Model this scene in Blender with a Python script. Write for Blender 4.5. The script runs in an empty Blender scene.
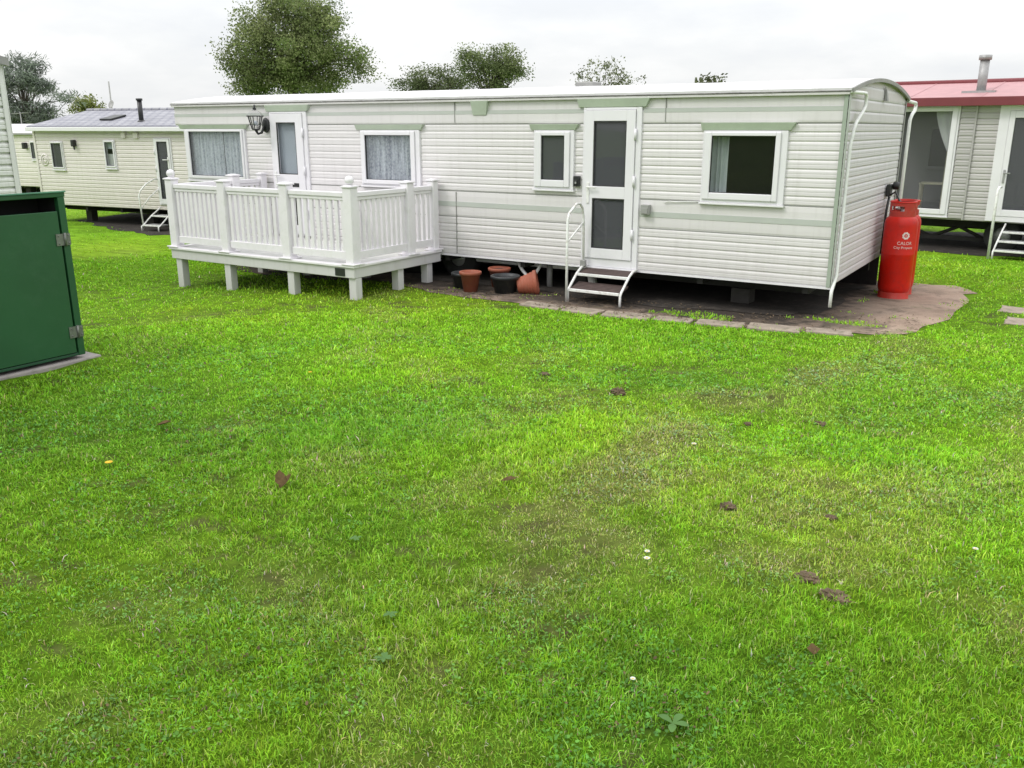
import bpy, bmesh, math, random
import numpy as np
from mathutils import Vector, Matrix
random.seed(7)
RNG = np.random.default_rng(11)
scene = bpy.context.scene
COL = scene.collection
R = math.radians

# ------------------------------------------------------------------ terrain
def ss(t):
    t = np.clip(t, 0, 1)
    return t * t * (3 - 2 * t)
_TAB = np.random.default_rng(3).random((256, 256))
def vnoise(x, y, s, seed=0):
    x = np.asarray(x, float) / s + 37.3 * seed + 100.0
    y = np.asarray(y, float) / s + 91.7 * seed + 100.0
    xi = np.floor(x).astype(int); yi = np.floor(y).astype(int)
    fx = ss(x - xi); fy = ss(y - yi)
    a = _TAB[xi % 256, yi % 256]; b = _TAB[(xi + 1) % 256, yi % 256]
    c = _TAB[xi % 256, (yi + 1) % 256]; d = _TAB[(xi + 1) % 256, (yi + 1) % 256]
    return (a * (1 - fx) + b * fx) * (1 - fy) + (c * (1 - fx) + d * fx) * fy
def fbm(x, y, s, seed=0, n=3):
    v = 0; a = 1.0; t = 0
    for k in range(n):
        v = v + a * vnoise(x, y, s / 2 ** k, seed + k); t += a; a *= 0.5
    return v / t
def h(x, y):
    x = np.asarray(x, float); y = np.asarray(y, float)
    sx = ss((-4.5 - x) / 3.4); sy = ss(y / 3.0)
    b = .06 - .12 * sx - .095 * sy * (1 - sx)
    m = ss((-1.1 - y) / 1.5)
    return b + m * (0.05 * (fbm(x, y, 1.7, 5) - .5) + 0.022 * (vnoise(x, y, .35, 9) - .5))
def hz(x, y): return float(h(x, y))

# ------------------------------------------------------------------ materials
def nodes(name):
    m = bpy.data.materials.new(name); m.use_nodes = True
    nt = m.node_tree
    return m, nt, nt.nodes['Principled BSDF'], nt.nodes['Material Output']
def N(nt, t, **k):
    n = nt.nodes.new(t)
    for a, b in k.items(): setattr(n, a, b)
    return n
def L(nt, a, b): nt.links.new(a, b)
def ramp(nt, fac, stops):
    r = N(nt, 'ShaderNodeValToRGB')
    e = r.color_ramp.elements
    while len(e) < len(stops): e.new(.5)
    for i, (p, c) in enumerate(stops):
        e[i].position = p; e[i].color = (*c, 1) if len(c) == 3 else c
    L(nt, fac, r.inputs[0]); return r.outputs[0]
def coords(nt, scale=(1, 1, 1), kind='Object'):
    tc = N(nt, 'ShaderNodeTexCoord'); mp = N(nt, 'ShaderNodeMapping')
    mp.inputs['Scale'].default_value = scale
    L(nt, tc.outputs[kind], mp.inputs[0]); return mp.outputs[0]
def noise(nt, vec, s, d=4, r=.6):
    n = N(nt, 'ShaderNodeTexNoise'); n.inputs['Scale'].default_value = s
    n.inputs['Detail'].default_value = d; n.inputs['Roughness'].default_value = r
    L(nt, vec, n.inputs['Vector']); return n.outputs['Fac']
def mixc(nt, fac, a, b, mode='MIX'):
    m = N(nt, 'ShaderNodeMix', data_type='RGBA', blend_type=mode)
    if isinstance(fac, (int, float)): m.inputs[0].default_value = fac
    else: L(nt, fac, m.inputs[0])
    for i, v in ((6, a), (7, b)):
        if isinstance(v, tuple): m.inputs[i].default_value = (*v, 1)
        else: L(nt, v, m.inputs[i])
    return m.outputs[2]
def mat(name, col, rough=.5, var=.12, s=3.0, bump=0.0, bs=60, metal=0.0, dirt=None, dirt_amt=.4, stretch=(1, 1, 1), spec=.5):
    m, nt, p, o = nodes(name)
    v = coords(nt, stretch)
    n1 = noise(nt, v, s, 5)
    dark = tuple(c * (1 - var) for c in col); lite = tuple(min(1, c * (1 + var * .6)) for c in col)
    c = ramp(nt, n1, [(.3, dark), (.7, lite)])
    if dirt:
        n2 = noise(nt, v, s * 2.7, 8, .7)
        f = ramp(nt, n2, [(.5, (0, 0, 0)), (.78, (dirt_amt,) * 3)])
        c = mixc(nt, f, c, dirt)
    L(nt, c, p.inputs['Base Color'])
    p.inputs['Roughness'].default_value = rough; p.inputs['Metallic'].default_value = metal
    p.inputs['Specular IOR Level'].default_value = spec
    if bump:
        b = N(nt, 'ShaderNodeBump'); b.inputs['Strength'].default_value = bump; b.inputs['Distance'].default_value = .01
        L(nt, noise(nt, v, bs, 4), b.inputs['Height']); L(nt, b.outputs[0], p.inputs['Normal'])
    return m
def siding_mat(name, col, grime=(.36, .37, .31), amt=.35, zlow=.39, zspan=.5):
    """painted aluminium panels: fine streaks running down, green grime near the bottom edge"""
    m, nt, p, o = nodes(name)
    v = coords(nt, (9, 9, .7)); n1 = noise(nt, v, 1.6, 6, .65)
    w = coords(nt, (1, 1, 1)); n2 = noise(nt, w, 1.1, 4)
    c = ramp(nt, n2, [(.3, tuple(x * .93 for x in col)), (.7, col)])
    f = ramp(nt, n1, [(.5, (0, 0, 0)), (.8, (amt,) * 3)])
    c = mixc(nt, f, c, grime)
    sx = N(nt, 'ShaderNodeSeparateXYZ'); L(nt, w, sx.inputs[0])
    mr = N(nt, 'ShaderNodeMapRange'); L(nt, sx.outputs[2], mr.inputs[0])
    mr.inputs[1].default_value = zlow; mr.inputs[2].default_value = zlow + zspan
    mr.inputs[3].default_value = .5; mr.inputs[4].default_value = 0
    mu = N(nt, 'ShaderNodeMath', operation='MULTIPLY'); L(nt, mr.outputs[0], mu.inputs[0]); L(nt, noise(nt, coords(nt, (5, 5, 2)), 2, 5), mu.inputs[1])
    c = mixc(nt, mu.outputs[0], c, grime)
    L(nt, c, p.inputs['Base Color']); p.inputs['Roughness'].default_value = .42
    b = N(nt, 'ShaderNodeBump'); b.inputs['Strength'].default_value = .15; b.inputs['Distance'].default_value = .02
    L(nt, noise(nt, coords(nt, (1, 1, 1)), 3.0, 2), b.inputs['Height']); L(nt, b.outputs[0], p.inputs['Normal'])
    return m
def glass_mat(name, tint=(.8, .82, .82), f0=.06, rough=.02, film=.02, filmc=(.5, .5, .52)):
    """thin pane: clear or tinted, Schlick reflection, dust plus grey reflection painted in as a diffuse film"""
    m, nt, p, o = nodes(name); nt.nodes.remove(p)
    t = N(nt, 'ShaderNodeBsdfTransparent'); t.inputs[0].default_value = (*tint, 1)
    d = N(nt, 'ShaderNodeBsdfDiffuse'); d.inputs[0].default_value = (*filmc, 1)
    a = N(nt, 'ShaderNodeMixShader'); a.inputs[0].default_value = film
    L(nt, t.outputs[0], a.inputs[1]); L(nt, d.outputs[0], a.inputs[2])
    g = N(nt, 'ShaderNodeBsdfGlossy'); g.inputs['Roughness'].default_value = rough
    b = N(nt, 'ShaderNodeBump'); b.inputs['Strength'].default_value = .03; b.inputs['Distance'].default_value = .02
    L(nt, noise(nt, coords(nt), 3, 2), b.inputs['Height']); L(nt, b.outputs[0], g.inputs['Normal'])
    lw = N(nt, 'ShaderNodeLayerWeight'); lw.inputs[0].default_value = .5
    pw = N(nt, 'ShaderNodeMath', operation='POWER'); L(nt, lw.outputs['Facing'], pw.inputs[0]); pw.inputs[1].default_value = 5
    mr = N(nt, 'ShaderNodeMapRange'); L(nt, pw.outputs[0], mr.inputs[0]); mr.inputs[3].default_value = f0; mr.inputs[4].default_value = 1
    x = N(nt, 'ShaderNodeMixShader'); L(nt, mr.outputs[0], x.inputs[0]); L(nt, a.outputs[0], x.inputs[1]); L(nt, g.outputs[0], x.inputs[2])
    L(nt, x.outputs[0], o.inputs['Surface']); return m
def lace_mat(name, light=(.86, .89, .94), dark=(.36, .39, .44), s=42, lacez=None):
    m, nt, p, o = nodes(name)
    v = coords(nt, (1, 1, .8)); vo = N(nt, 'ShaderNodeTexVoronoi'); vo.inputs['Scale'].default_value = s; L(nt, v, vo.inputs['Vector'])
    n = noise(nt, coords(nt, (9, 9, .7)), 2.6, 6, .75)  # upright streaks paint fold shading into the lace colour
    a = N(nt, 'ShaderNodeMath', operation='ADD'); v3 = N(nt, 'ShaderNodeMath', operation='MULTIPLY'); L(nt, vo.outputs['Distance'], v3.inputs[0]); v3.inputs[1].default_value = .35
    n3 = N(nt, 'ShaderNodeMath', operation='MULTIPLY'); L(nt, n, n3.inputs[0]); n3.inputs[1].default_value = 1.6; L(nt, v3.outputs[0], a.inputs[0]); L(nt, n3.outputs[0], a.inputs[1])
    a2 = N(nt, 'ShaderNodeMath', operation='MULTIPLY'); L(nt, a.outputs[0], a2.inputs[0]); a2.inputs[1].default_value = .8
    L(nt, ramp(nt, a2.outputs[0], [(.50, light), (.72, tuple(.65 * x + .35 * y for x, y in zip(light, dark))), (1.0, dark)]), p.inputs['Base Color'])
    p.inputs['Roughness'].default_value = .9; return m
def vcol_mat(name, rough=.6, trans=.35, spec=.25, var=None):
    m, nt, p, o = nodes(name)
    a = N(nt, 'ShaderNodeAttribute'); a.attribute_name = 'Col'
    c = a.outputs['Color']
    if var: c = mixc(nt, 1.0, c, ramp(nt, noise(nt, coords(nt), var, 8, .75), [(.25, (.45, .45, .45)), (.75, (1.35, 1.35, 1.35))]), 'MULTIPLY')
    L(nt, c, p.inputs['Base Color']); p.inputs['Roughness'].default_value = rough
    p.inputs['Specular IOR Level'].default_value = spec
    if trans:
        t = N(nt, 'ShaderNodeBsdfTranslucent'); L(nt, c, t.inputs[0])
        x = N(nt, 'ShaderNodeMixShader'); x.inputs[0].default_value = trans
        L(nt, p.outputs[0], x.inputs[1]); L(nt, t.outputs[0], x.inputs[2]); L(nt, x.outputs[0], o.inputs['Surface'])
    return m
M = {}
M['siding'] = siding_mat('white_siding', (.675, .65, .66), grime=(.40, .38, .36), amt=.26)
M['siding_end'] = siding_mat('white_end_siding', (.63, .605, .63), grime=(.36, .345, .34), amt=.38)
M['cream'] = siding_mat('cream_siding', (.70, .652, .635), grime=(.4, .38, .26), amt=.2)
M['grey_siding'] = siding_mat('grey_siding', (.47, .45, .445), grime=(.4, .4, .36), amt=.25)
M['panel_grey'] = siding_mat('grey_corner_panel', (.40, .385, .38), amt=.2)
M['near_siding'] = siding_mat('pale_grey_siding', (.66, .67, .64), grime=(.33, .35, .28), amt=.45)
M['roof'] = mat('white_roof', (.60, .59, .60), .55, .08, 2, dirt=(.36, .36, .33), dirt_amt=.6)
M['trim'] = mat('grey_trim', (.27, .27, .26), .5, .15, 5, dirt=(.2, .2, .17), dirt_amt=.6)
M['corner'] = mat('grey_green_corner', (.32, .37, .31), .5, .1, 4)
M['gutter'] = mat('dark_roof_edge', (.17, .165, .155), .7, .4, 9, dirt=(.5, .5, .5), dirt_amt=.6)
M['trim_pale'] = mat('pale_eave_trim', (.62, .60, .60), .5, .08, 5, dirt=(.3, .3, .26), dirt_amt=.4)
M['sage'] = mat('sage_trim', (.45, .51, .42), .5, .08, 3, dirt=(.28, .3, .24), dirt_amt=.3)
M['sage_light'] = mat('faded_sage_stripe', (.45, .475, .445), .5, .06, 3)
M['seam'] = mat('seam_grey', (.24, .24, .23), .6, .1, 5)  # dark grey joint lines between the wall panels
M['pvc'] = mat('white_upvc', (.74, .725, .76), .28, .03, 2, dirt=(.6, .6, .58), dirt_amt=.25)
M['pvc_deck'] = mat('white_deck_plastic', (.74, .715, .75), .35, .04, 4, dirt=(.5, .52, .46), dirt_amt=.35)
M['deck_fascia'] = siding_mat('weathered_white_fascia', (.60, .585, .60), grime=(.27, .28, .20), amt=.30, zlow=-.08, zspan=.32)
M['seal'] = mat('black_seal', (.03, .03, .03), .6)
M['glass'] = glass_mat('window_glass', f0=.028)
M['dark_glass'] = glass_mat('tinted_glass', (.35, .35, .36), .04, .03, .24, (.30, .305, .34))
M['hazy_glass'] = glass_mat('hazy_window_glass', f0=.05, film=.05, filmc=(.55, .55, .57))
M['curtain_glass'] = glass_mat('curtain_window_glass', f0=.042, film=.16, filmc=(.62, .65, .72))  # stronger pale film painted on to brighten the curtains behind
M['clear_glass'] = glass_mat('lantern_glass', (.9, .9, .9), .05, .02, .03)
M['interior'] = mat('interior_panelling', (.105, .082, .086), .7, .2, 2)
M['interior_pale'] = mat('pale_interior', (.17, .17, .175), .8, .1, 2)
M['lace'] = lace_mat('lace_net')
M['lace_b'] = lace_mat('lace_net_bordered', s=42, dark=(.20, .22, .28))
M['blind'] = mat('frosted_blind', (.46, .50, .56), .8, .08, 2)
M['curtain'] = mat('pale_curtain', (.50, .54, .55), .9, .1, 6)
M['curtain_white'] = mat('white_curtain', (.6, .6, .6), .9, .05, 6)
M['black'] = mat('black_plastic', (.018, .018, .02), .4, .2)
M['iron'] = mat('black_iron', (.014, .015, .016), .4, .3, 8)
M['chassis'] = mat('chassis_steel', (.025, .023, .022), .8, .4, 5)
M['grey_plastic'] = mat('grey_plastic', (.28, .28, .27), .5, .15, 8)
M['pipe'] = mat('white_pipe', (.76, .76, .75), .4, .06, 4, dirt=(.4, .4, .36), dirt_amt=.5)
M['steel'] = mat('galvanised_steel', (.36, .36, .36), .55, .2, 12, metal=.5)
M['steel_white'] = mat('white_painted_steel', (.76, .76, .75), .4, .08, 6, dirt=(.28, .2, .14), dirt_amt=.7)
M['tread'] = mat('brown_tread', (.075, .05, .045), .8, .3, 14, bump=.4)
M['terracotta'] = mat('terracotta', (.29, .078, .042), .7, .2, 7, bump=.2, dirt=(.25, .14, .1), dirt_amt=.5)
M['tub'] = mat('dark_tub', (.022, .025, .029), .45, .25, 6, dirt=(.1, .09, .07), dirt_amt=.5)
M['soil'] = mat('potting_soil', (.035, .025, .018), .95, .4, 20, bump=.8)
M['clod'] = mat('brown_clod', (.125, .088, .052), .95, .45, 30, bump=.9, bs=90)
M['red'] = mat('red_cylinder_paint', (.55, .013, .006), .34, .15, 5, bump=.06, bs=14, dirt=(.22, .02, .02), dirt_amt=.5, spec=.3)
M['red_rust'] = mat('scuffed_red_paint', (.46, .03, .02), .5, .25, 9, dirt=(.25, .12, .08), dirt_amt=.6)
M['print'] = mat('faded_white_print', (.74, .58, .56), .6, .1, 30)
M['bin_green'] = mat('bin_green_paint', (.014, .078, .028), .45, .16, 1.6, bump=.08, bs=18, dirt=(.035, .10, .05), dirt_amt=.6)
M['bin_dark'] = mat('bin_green_trim', (.012, .065, .03), .5, .15, 4)
M['bin_lite'] = mat('bin_green_capping', (.09, .24, .16), .5, .15, 4)
M['bin_inside'] = mat('bin_inside_shade', (.010, .009, .010), .9)
M['hinge'] = mat('worn_hinge', (.20, .21, .19), .5, .25, 25, metal=.6, dirt=(.12, .13, .1), dirt_amt=.6)
M['red_roof'] = mat('faded_red_roof', (.40, .215, .225), .6, .12, 4, dirt=(.5, .25, .25), dirt_amt=.4)
M['red_fascia'] = mat('red_fascia', (.17, .028, .034), .5, .12, 4)
M['rubber'] = mat('tyre_rubber', (.02, .02, .02), .85, .2, 10)
M['wood'] = mat('cream_wood', (.72, .66, .52), .5, .15, 10)
M['bark'] = mat('bark', (.085, .07, .055), .95, .35, 9, bump=.8, stretch=(1, 1, .25))
M['leafdead'] = mat('dead_leaf', (.10, .068, .032), .95, .4, 40, spec=.05)
M['petal'] = mat('white_petal', (.62, .62, .58), .6, .05)
M['yellow'] = mat('yellow_petal', (.75, .48, .02), .6, .1)
M['rosette'] = mat('grey_green_leaf', (.055, .135, .022), .75, .2, 14)
M['block'] = mat('concrete_block', (.05, .046, .043), .9, .2, 8, bump=.4)
M['slab'] = mat('paving_slab', (.31, .255, .205), .9, .3, 5, bump=.5, dirt=(.08, .08, .04), dirt_amt=.9)
M['plaque'] = mat('black_plaque', (.02, .022, .022), .4, .2)
M['deck_board'] = mat('deck_boards', (.55, .55, .53), .6, .15, 6)
M['base'] = mat('concrete_base', (.30, .27, .26), .9, .2, 5, bump=.5, dirt=(.12, .12, .08), dirt_amt=.6)
M['crown'] = vcol_mat('leaves', .6, .4, .15)
M['grass'] = vcol_mat('grass_blade', .6, .35, .18)
M['lawn'] = vcol_mat('lawn_soil', .95, 0, .05, var=9)
def tile_mat():
    m, nt, p, o = nodes('grey_blue_roof_tiles')
    v = coords(nt, (1, 1, 1)); b = N(nt, 'ShaderNodeTexBrick')
    for k, x in (('Scale', 1.0), ('Mortar Size', .022), ('Brick Width', .22), ('Row Height', .17), ('Bias', -.1)): b.inputs[k].default_value = x
    b.inputs['Color1'].default_value = (.24, .24, .265, 1); b.inputs['Color2'].default_value = (.33, .33, .355, 1); b.inputs['Mortar'].default_value = (.15, .15, .19, 1)
    L(nt, v, b.inputs['Vector']); L(nt, b.outputs[0], p.inputs['Base Color']); p.inputs['Roughness'].default_value = .6
    return m
M['tile'] = tile_mat()
def pad_mat():
    m, nt, p, o = nodes('concrete_dirt_and_shade')
    v = coords(nt)
    c = ramp(nt, noise(nt, v, 1.3, 6, .65), [(.3, (.185, .130, .095)), (.5, (.31, .225, .17)), (.72, (.40, .305, .24))])
    f = ramp(nt, noise(nt, v, 3.1, 8, .7), [(.52, (0, 0, 0)), (.68, (.85, .85, .85))])
    c = mixc(nt, f, c, (.055, .042, .028))
    f = ramp(nt, noise(nt, v, 2.2, 7, .72), [(.58, (0, 0, 0)), (.72, (.8, .8, .8))])
    c = mixc(nt, f, c, (.075, .11, .025))
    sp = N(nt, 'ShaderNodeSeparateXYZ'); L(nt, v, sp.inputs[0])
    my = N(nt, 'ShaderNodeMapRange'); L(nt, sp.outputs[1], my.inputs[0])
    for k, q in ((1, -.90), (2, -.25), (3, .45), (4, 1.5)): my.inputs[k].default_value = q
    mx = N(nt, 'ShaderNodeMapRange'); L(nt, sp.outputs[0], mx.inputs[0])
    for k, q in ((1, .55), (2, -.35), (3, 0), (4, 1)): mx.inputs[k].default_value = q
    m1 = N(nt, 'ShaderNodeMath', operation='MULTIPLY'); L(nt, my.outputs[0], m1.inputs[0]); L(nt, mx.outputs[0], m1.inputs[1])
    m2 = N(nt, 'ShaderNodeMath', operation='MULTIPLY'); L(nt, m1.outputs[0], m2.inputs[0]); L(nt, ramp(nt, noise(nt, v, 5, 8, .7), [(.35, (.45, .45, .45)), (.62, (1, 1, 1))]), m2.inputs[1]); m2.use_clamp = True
    c = mixc(nt, m2.outputs[0], c, (.030, .021, .014))  # mud plus painted under-caravan shade, darkening towards the wall
    L(nt, c, p.inputs['Base Color']); p.inputs['Roughness'].default_value = .95
    b = N(nt, 'ShaderNodeBump'); b.inputs['Strength'].default_value = .6; b.inputs['Distance'].default_value = .02
    L(nt, noise(nt, v, 18, 8, .7), b.inputs['Height']); L(nt, b.outputs[0], p.inputs['Normal'])
    return m
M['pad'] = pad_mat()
M['dirt'] = mat('shade_darkened_dirt', (.020, .015, .011), .95, .4, 3, bump=.6, bs=25, dirt=(.12, .10, .08), dirt_amt=.6)  # near-black soil: under-caravan shade is put into its base colour

# ------------------------------------------------------------------ mesh builder
class MB:
    def __init__(s): s.v = []; s.f = []; s.sm = []
    def add(s, vs, fs, smooth=False):
        o = len(s.v); s.v += [tuple(map(float, p)) for p in vs]
        for f in fs: s.f.append(tuple(i + o for i in f)); s.sm.append(smooth)
        return s
    def box(s, x0, x1, y0, y1, z0, z1):
        return s.hexa([(x0, y0, z0), (x1, y0, z0), (x1, y1, z0), (x0, y1, z0), (x0, y0, z1), (x1, y0, z1), (x1, y1, z1), (x0, y1, z1)])
    def hexa(s, p): return s.add(p, [(0, 3, 2, 1), (4, 5, 6, 7), (0, 1, 5, 4), (1, 2, 6, 5), (2, 3, 7, 6), (3, 0, 4, 7)])
    def quad(s, a, b, c, d, smooth=False): return s.add([a, b, c, d], [(0, 1, 2, 3)], smooth)
    def tube(s, path, r, n=10, cap=True):
        P = [Vector(p) for p in path]; rs = r if isinstance(r, (list, tuple)) else [r] * len(P)
        vs = []; up = Vector((0, 0, 1)); prev = None
        for i, p in enumerate(P):
            t = (P[min(i + 1, len(P) - 1)] - P[max(i - 1, 0)]).normalized()
            a = prev - t * prev.dot(t) if prev is not None else (up if abs(t.z) < .9 else Vector((1, 0, 0))) - t * (up if abs(t.z) < .9 else Vector((1, 0, 0))).dot(t)
            a.normalize(); prev = a; b = t.cross(a)
            for k in range(n):
                w = 2 * math.pi * k / n; vs.append(p + (a * math.cos(w) + b * math.sin(w)) * rs[i])
        fs = [(i * n + k, i * n + (k + 1) % n, (i + 1) * n + (k + 1) % n, (i + 1) * n + k) for i in range(len(P) - 1) for k in range(n)]
        s.add(vs, fs, True)
        if cap:
            o = len(s.v) - len(vs)
            s.f.append(tuple(o + k for k in reversed(range(n)))); s.sm.append(False)
            s.f.append(tuple(o + (len(P) - 1) * n + k for k in range(n))); s.sm.append(False)
        return s
    def lathe(s, prof, c=(0, 0, 0), n=28, mtx=None, ripple=None):
        vs = []
        for r, z in prof:
            for k in range(n):
                w = 2 * math.pi * k / n; rr = r * (1 + (ripple(k, z) if ripple else 0))
                p = Vector((rr * math.cos(w), rr * math.sin(w), z))
                if mtx: p = mtx @ p
                vs.append(p + Vector(c))
        fs = [(i * n + k, i * n + (k + 1) % n, (i + 1) * n + (k + 1) % n, (i + 1) * n + k) for i in range(len(prof) - 1) for k in range(n)]
        return s.add(vs, fs, True)
    def ball(s, c, r, n=14, m=9, sq=(1, 1, 1)):
        vs = []; 
        for i in range(m + 1):
            t = math.pi * i / m
            for k in range(n):
                w = 2 * math.pi * k / n
                vs.append((c[0] + r * sq[0] * math.sin(t) * math.cos(w), c[1] + r * sq[1] * math.sin(t) * math.sin(w), c[2] - r * sq[2] * math.cos(t)))
        fs = [(i * n + k, i * n + (k + 1) % n, (i + 1) * n + (k + 1) % n, (i + 1) * n + k) for i in range(m) for k in range(n)]
        return s.add(vs, fs, True)
    def ring(s, x0, x1, z0, z1, w, y0, y1):
        """rectangular frame in the xz plane, members butt-jointed; w = (left,right,bottom,top)"""
        l, r, b, t = w if isinstance(w, tuple) else (w,) * 4
        s.box(x0, x0 + l, y0, y1, z0, z1); s.box(x1 - r, x1, y0, y1, z0, z1)
        s.box(x0 + l, x1 - r, y0, y1, z0, z0 + b); return s.box(x0 + l, x1 - r, y0, y1, z1 - t, z1)
    def build(s, name, m, parent=None, bevel=0, off=None, label=None):
        me = bpy.data.meshes.new(name); me.from_pydata(s.v, [], s.f); me.update()
        if any(s.sm): me.polygons.foreach_set('use_smooth', s.sm)
        me.materials.append(m)
        o = bpy.data.objects.new(name, me); COL.objects.link(o)
        if parent: o.parent = parent
        if off is not None: o.location = off
        if bevel:
            b = o.modifiers.new('bevel', 'BEVEL'); b.width = bevel; b.segments = 2; b.limit_method = 'ANGLE'; b.angle_limit = R(50)
        if label: o['label'] = label
        return o
def tag(o, label=None, cat=None, group=None, kind=None):
    for k, v in (('label', label), ('category', cat), ('group', group), ('kind', kind)):
        if v: o[k] = v
    return o
def thing(name, label, cat, loc=(0, 0, 0), rz=0, group=None):
    o = bpy.data.objects.new(name, None); COL.objects.link(o); o.location = loc; o.rotation_euler = (0, 0, rz)
    o.empty_display_size = .2
    return tag(o, label, cat, group)
def copy_tree(o, parent=None):
    c = o.copy(); COL.objects.link(c)
    if parent: c.parent = parent
    for ch in list(o.children): copy_tree(ch, c)
    return c

# ------------------------------------------------------------------ caravan building blocks
def ribs(z1, z0, n, amp):
    d = (z1 - z0) / n; out = []
    for i in range(n):
        t = z1 - i * d
        for f, a in ((0, 0), (.05, .15), (.16, .75), (.26, .97), (.42, 1), (.49, .78), (.57, .98), (.86, 1), (.95, .40)):
            out.append((t - f * d, a * amp))
    out.append((z0, 0)); return out
def band(z1, z0, amp=.006):
    d = z1 - z0
    return [(z1 - f * d, a * amp) for f, a in ((0, 0), (.05, .6), (.2, 1), (.8, 1.0), (.93, .8), (1, 0))]
def siding(mb, P, srange, prof, openings=()):
    """P(s, z, out) -> point; strips of the profile run along s, broken at the openings (s0,s1,z0,z1)"""
    for (za, oa), (zb, ob) in zip(prof[:-1], prof[1:]):
        zm = (za + zb) / 2
        a, b = srange(zm) if callable(srange) else srange
        a1, b1 = srange(za) if callable(srange) else srange
        a2, b2 = srange(zb) if callable(srange) else srange
        iv = [(a, b)]
        for (o0, o1, p0, p1) in openings:
            if p0 < zm < p1:
                iv = [q for (u, v) in iv for q in ((u, min(v, o0)), (max(u, o1), v)) if q[1] - q[0] > 1e-4]
        for (u, v) in iv:
            ua, ub = (a1, a2) if u == a else (u, u); va, vb = (b1, b2) if v == b else (v, v)
            mb.quad(P(ub, zb, ob), P(vb, zb, ob), P(va, za, oa), P(ua, za, oa), True)
    return mb
def sheet_curtain(x0, x1, z0, z1, y, folds=9, amp=.018):
    mb = MB(); n = folds * 8; vs = []
    for i in range(n + 1):
        x = x0 + (x1 - x0) * i / n; w = math.sin(2 * math.pi * folds * i / n + .7 * math.sin(i * .37)) * amp
        vs += [(x, y + w, z0), (x, y + w * .7, z1)]
    mb.add(vs, [(2 * i, 2 * i + 2, 2 * i + 3, 2 * i + 1) for i in range(n)], True); return mb
def canopy(x0, x1, z1, z0, ins=.05, o1=.055, o0=.034):
    m = MB()
    m.hexa([(x0 + ins * .2, -o0, z0), (x1 - ins, -o0, z0), (x1 - ins, .0, z0), (x0 + ins * .2, .0, z0), (x0, -o1, z1), (x1, -o1, z1), (x1, .0, z1), (x0, .0, z1)])
    return m
def window(par, off, x0, x1, z0, z1, g, glass, cas=None, hood=None, cur=None, seal=True, frame_mat=None, name='window'):
    fm = frame_mat or M['pvc']
    gx0, gx1, gz0, gz1 = g
    cx0, cx1, cz0, cz1 = cas or (x0 + .02, x1 - .02, z0 + .025, z1 - .015)
    f = MB().ring(x0, x1, z0, z1, (cx0 - x0 + .004, x1 - cx1 + .004, cz0 - z0 + .004, z1 - cz1 + .004), -.034, .05)
    fr = f.build(name, fm, par, .004, off)
    c = MB().ring(cx0, cx1, cz0, cz1, (gx0 - cx0, cx1 - gx1, gz0 - cz0, cz1 - gz1), -.052, -.0345)
    c.build('casement', fm, fr, .006)
    if seal: MB().ring(gx0 - .006, gx1 + .006, gz0 - .006, gz1 + .006, .012, -.030, -.024).build('gasket', M['seal'], fr)
    MB().quad((gx0 - .01, -.020, gz0 - .01), (gx1 + .01, -.020, gz0 - .01), (gx1 + .01, -.020, gz1 + .01), (gx0 - .01, -.020, gz1 + .01)).build('pane', glass, fr)
    MB().box(x0 - .01, x1 + .012, -.050, -.002, z0 - .022, z0 - .001).build('sill', fm, fr, .004)
    if hood: canopy(*hood).build('canopy', M['sage'], fr, .003)
    for i, (nm, cm, cx) in enumerate(cur or []): sheet_curtain(*cx).build(nm, cm, fr)
    return fr
def roof_arc(x0, x1, W, He, rise, over=.04, th=.022, n=22):
    def z(y): t = (y - W / 2) / (W / 2 + over); return He + rise * (1 - t * t)
    mb = MB(); vs = []
    ys = [-over + (W + 2 * over) * i / n for i in range(n + 1)]
    for y in ys: vs += [(x0, y, z(y)), (x1, y, z(y)), (x0, y, z(y) + th), (x1, y, z(y) + th)]
    fs = []
    for i in range(n):
        a = 4 * i; b = a + 4
        fs += [(a + 2, a + 3, b + 3, b + 2), (a, b, b + 1, a + 1), (a + 1, b + 1, b + 3, a + 3), (a, a + 2, b + 2, b)]
    fs += [(0, 1, 3, 2), (4 * n, 4 * n + 2, 4 * n + 3, 4 * n + 1)]
    mb.add(vs, fs, False); return mb, z
def arc_trim(x0, x1, W, z, over, dz0, dz1, n=22):
    mb = MB(); vs = []
    for i in range(n + 1):
        y = -over + (W + 2 * over) * i / n
        vs += [(x0, y, z(y) + dz0), (x1, y, z(y) + dz0), (x0, y, z(y) + dz1), (x1, y, z(y) + dz1)]
    fs = []
    for i in range(n):
        a = 4 * i; b = a + 4
        fs += [(a + 2, a + 3, b + 3, b + 2), (a, b, b + 1, a + 1), (a + 1, b + 1, b + 3, a + 3), (a, a + 2, b + 2, b)]
    fs += [(0, 1, 3, 2), (4 * n, 4 * n + 2, 4 * n + 3, 4 * n + 1)]
    return mb.add(vs, fs)
def liner(x0, x1, y0, y1, z0, z1, open_left=False):
    mb = MB(); p = [(x0, y0, z0), (x1, y0, z0), (x1, y1, z0), (x0, y1, z0), (x0, y0, z1), (x1, y0, z1), (x1, y1, z1), (x0, y1, z1)]
    fs = [(0, 1, 2, 3), (4, 7, 6, 5), (1, 5, 6, 2), (2, 6, 7, 3)] + ([] if open_left else [(0, 3, 7, 4)])
    return mb.add(p, fs)
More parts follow.
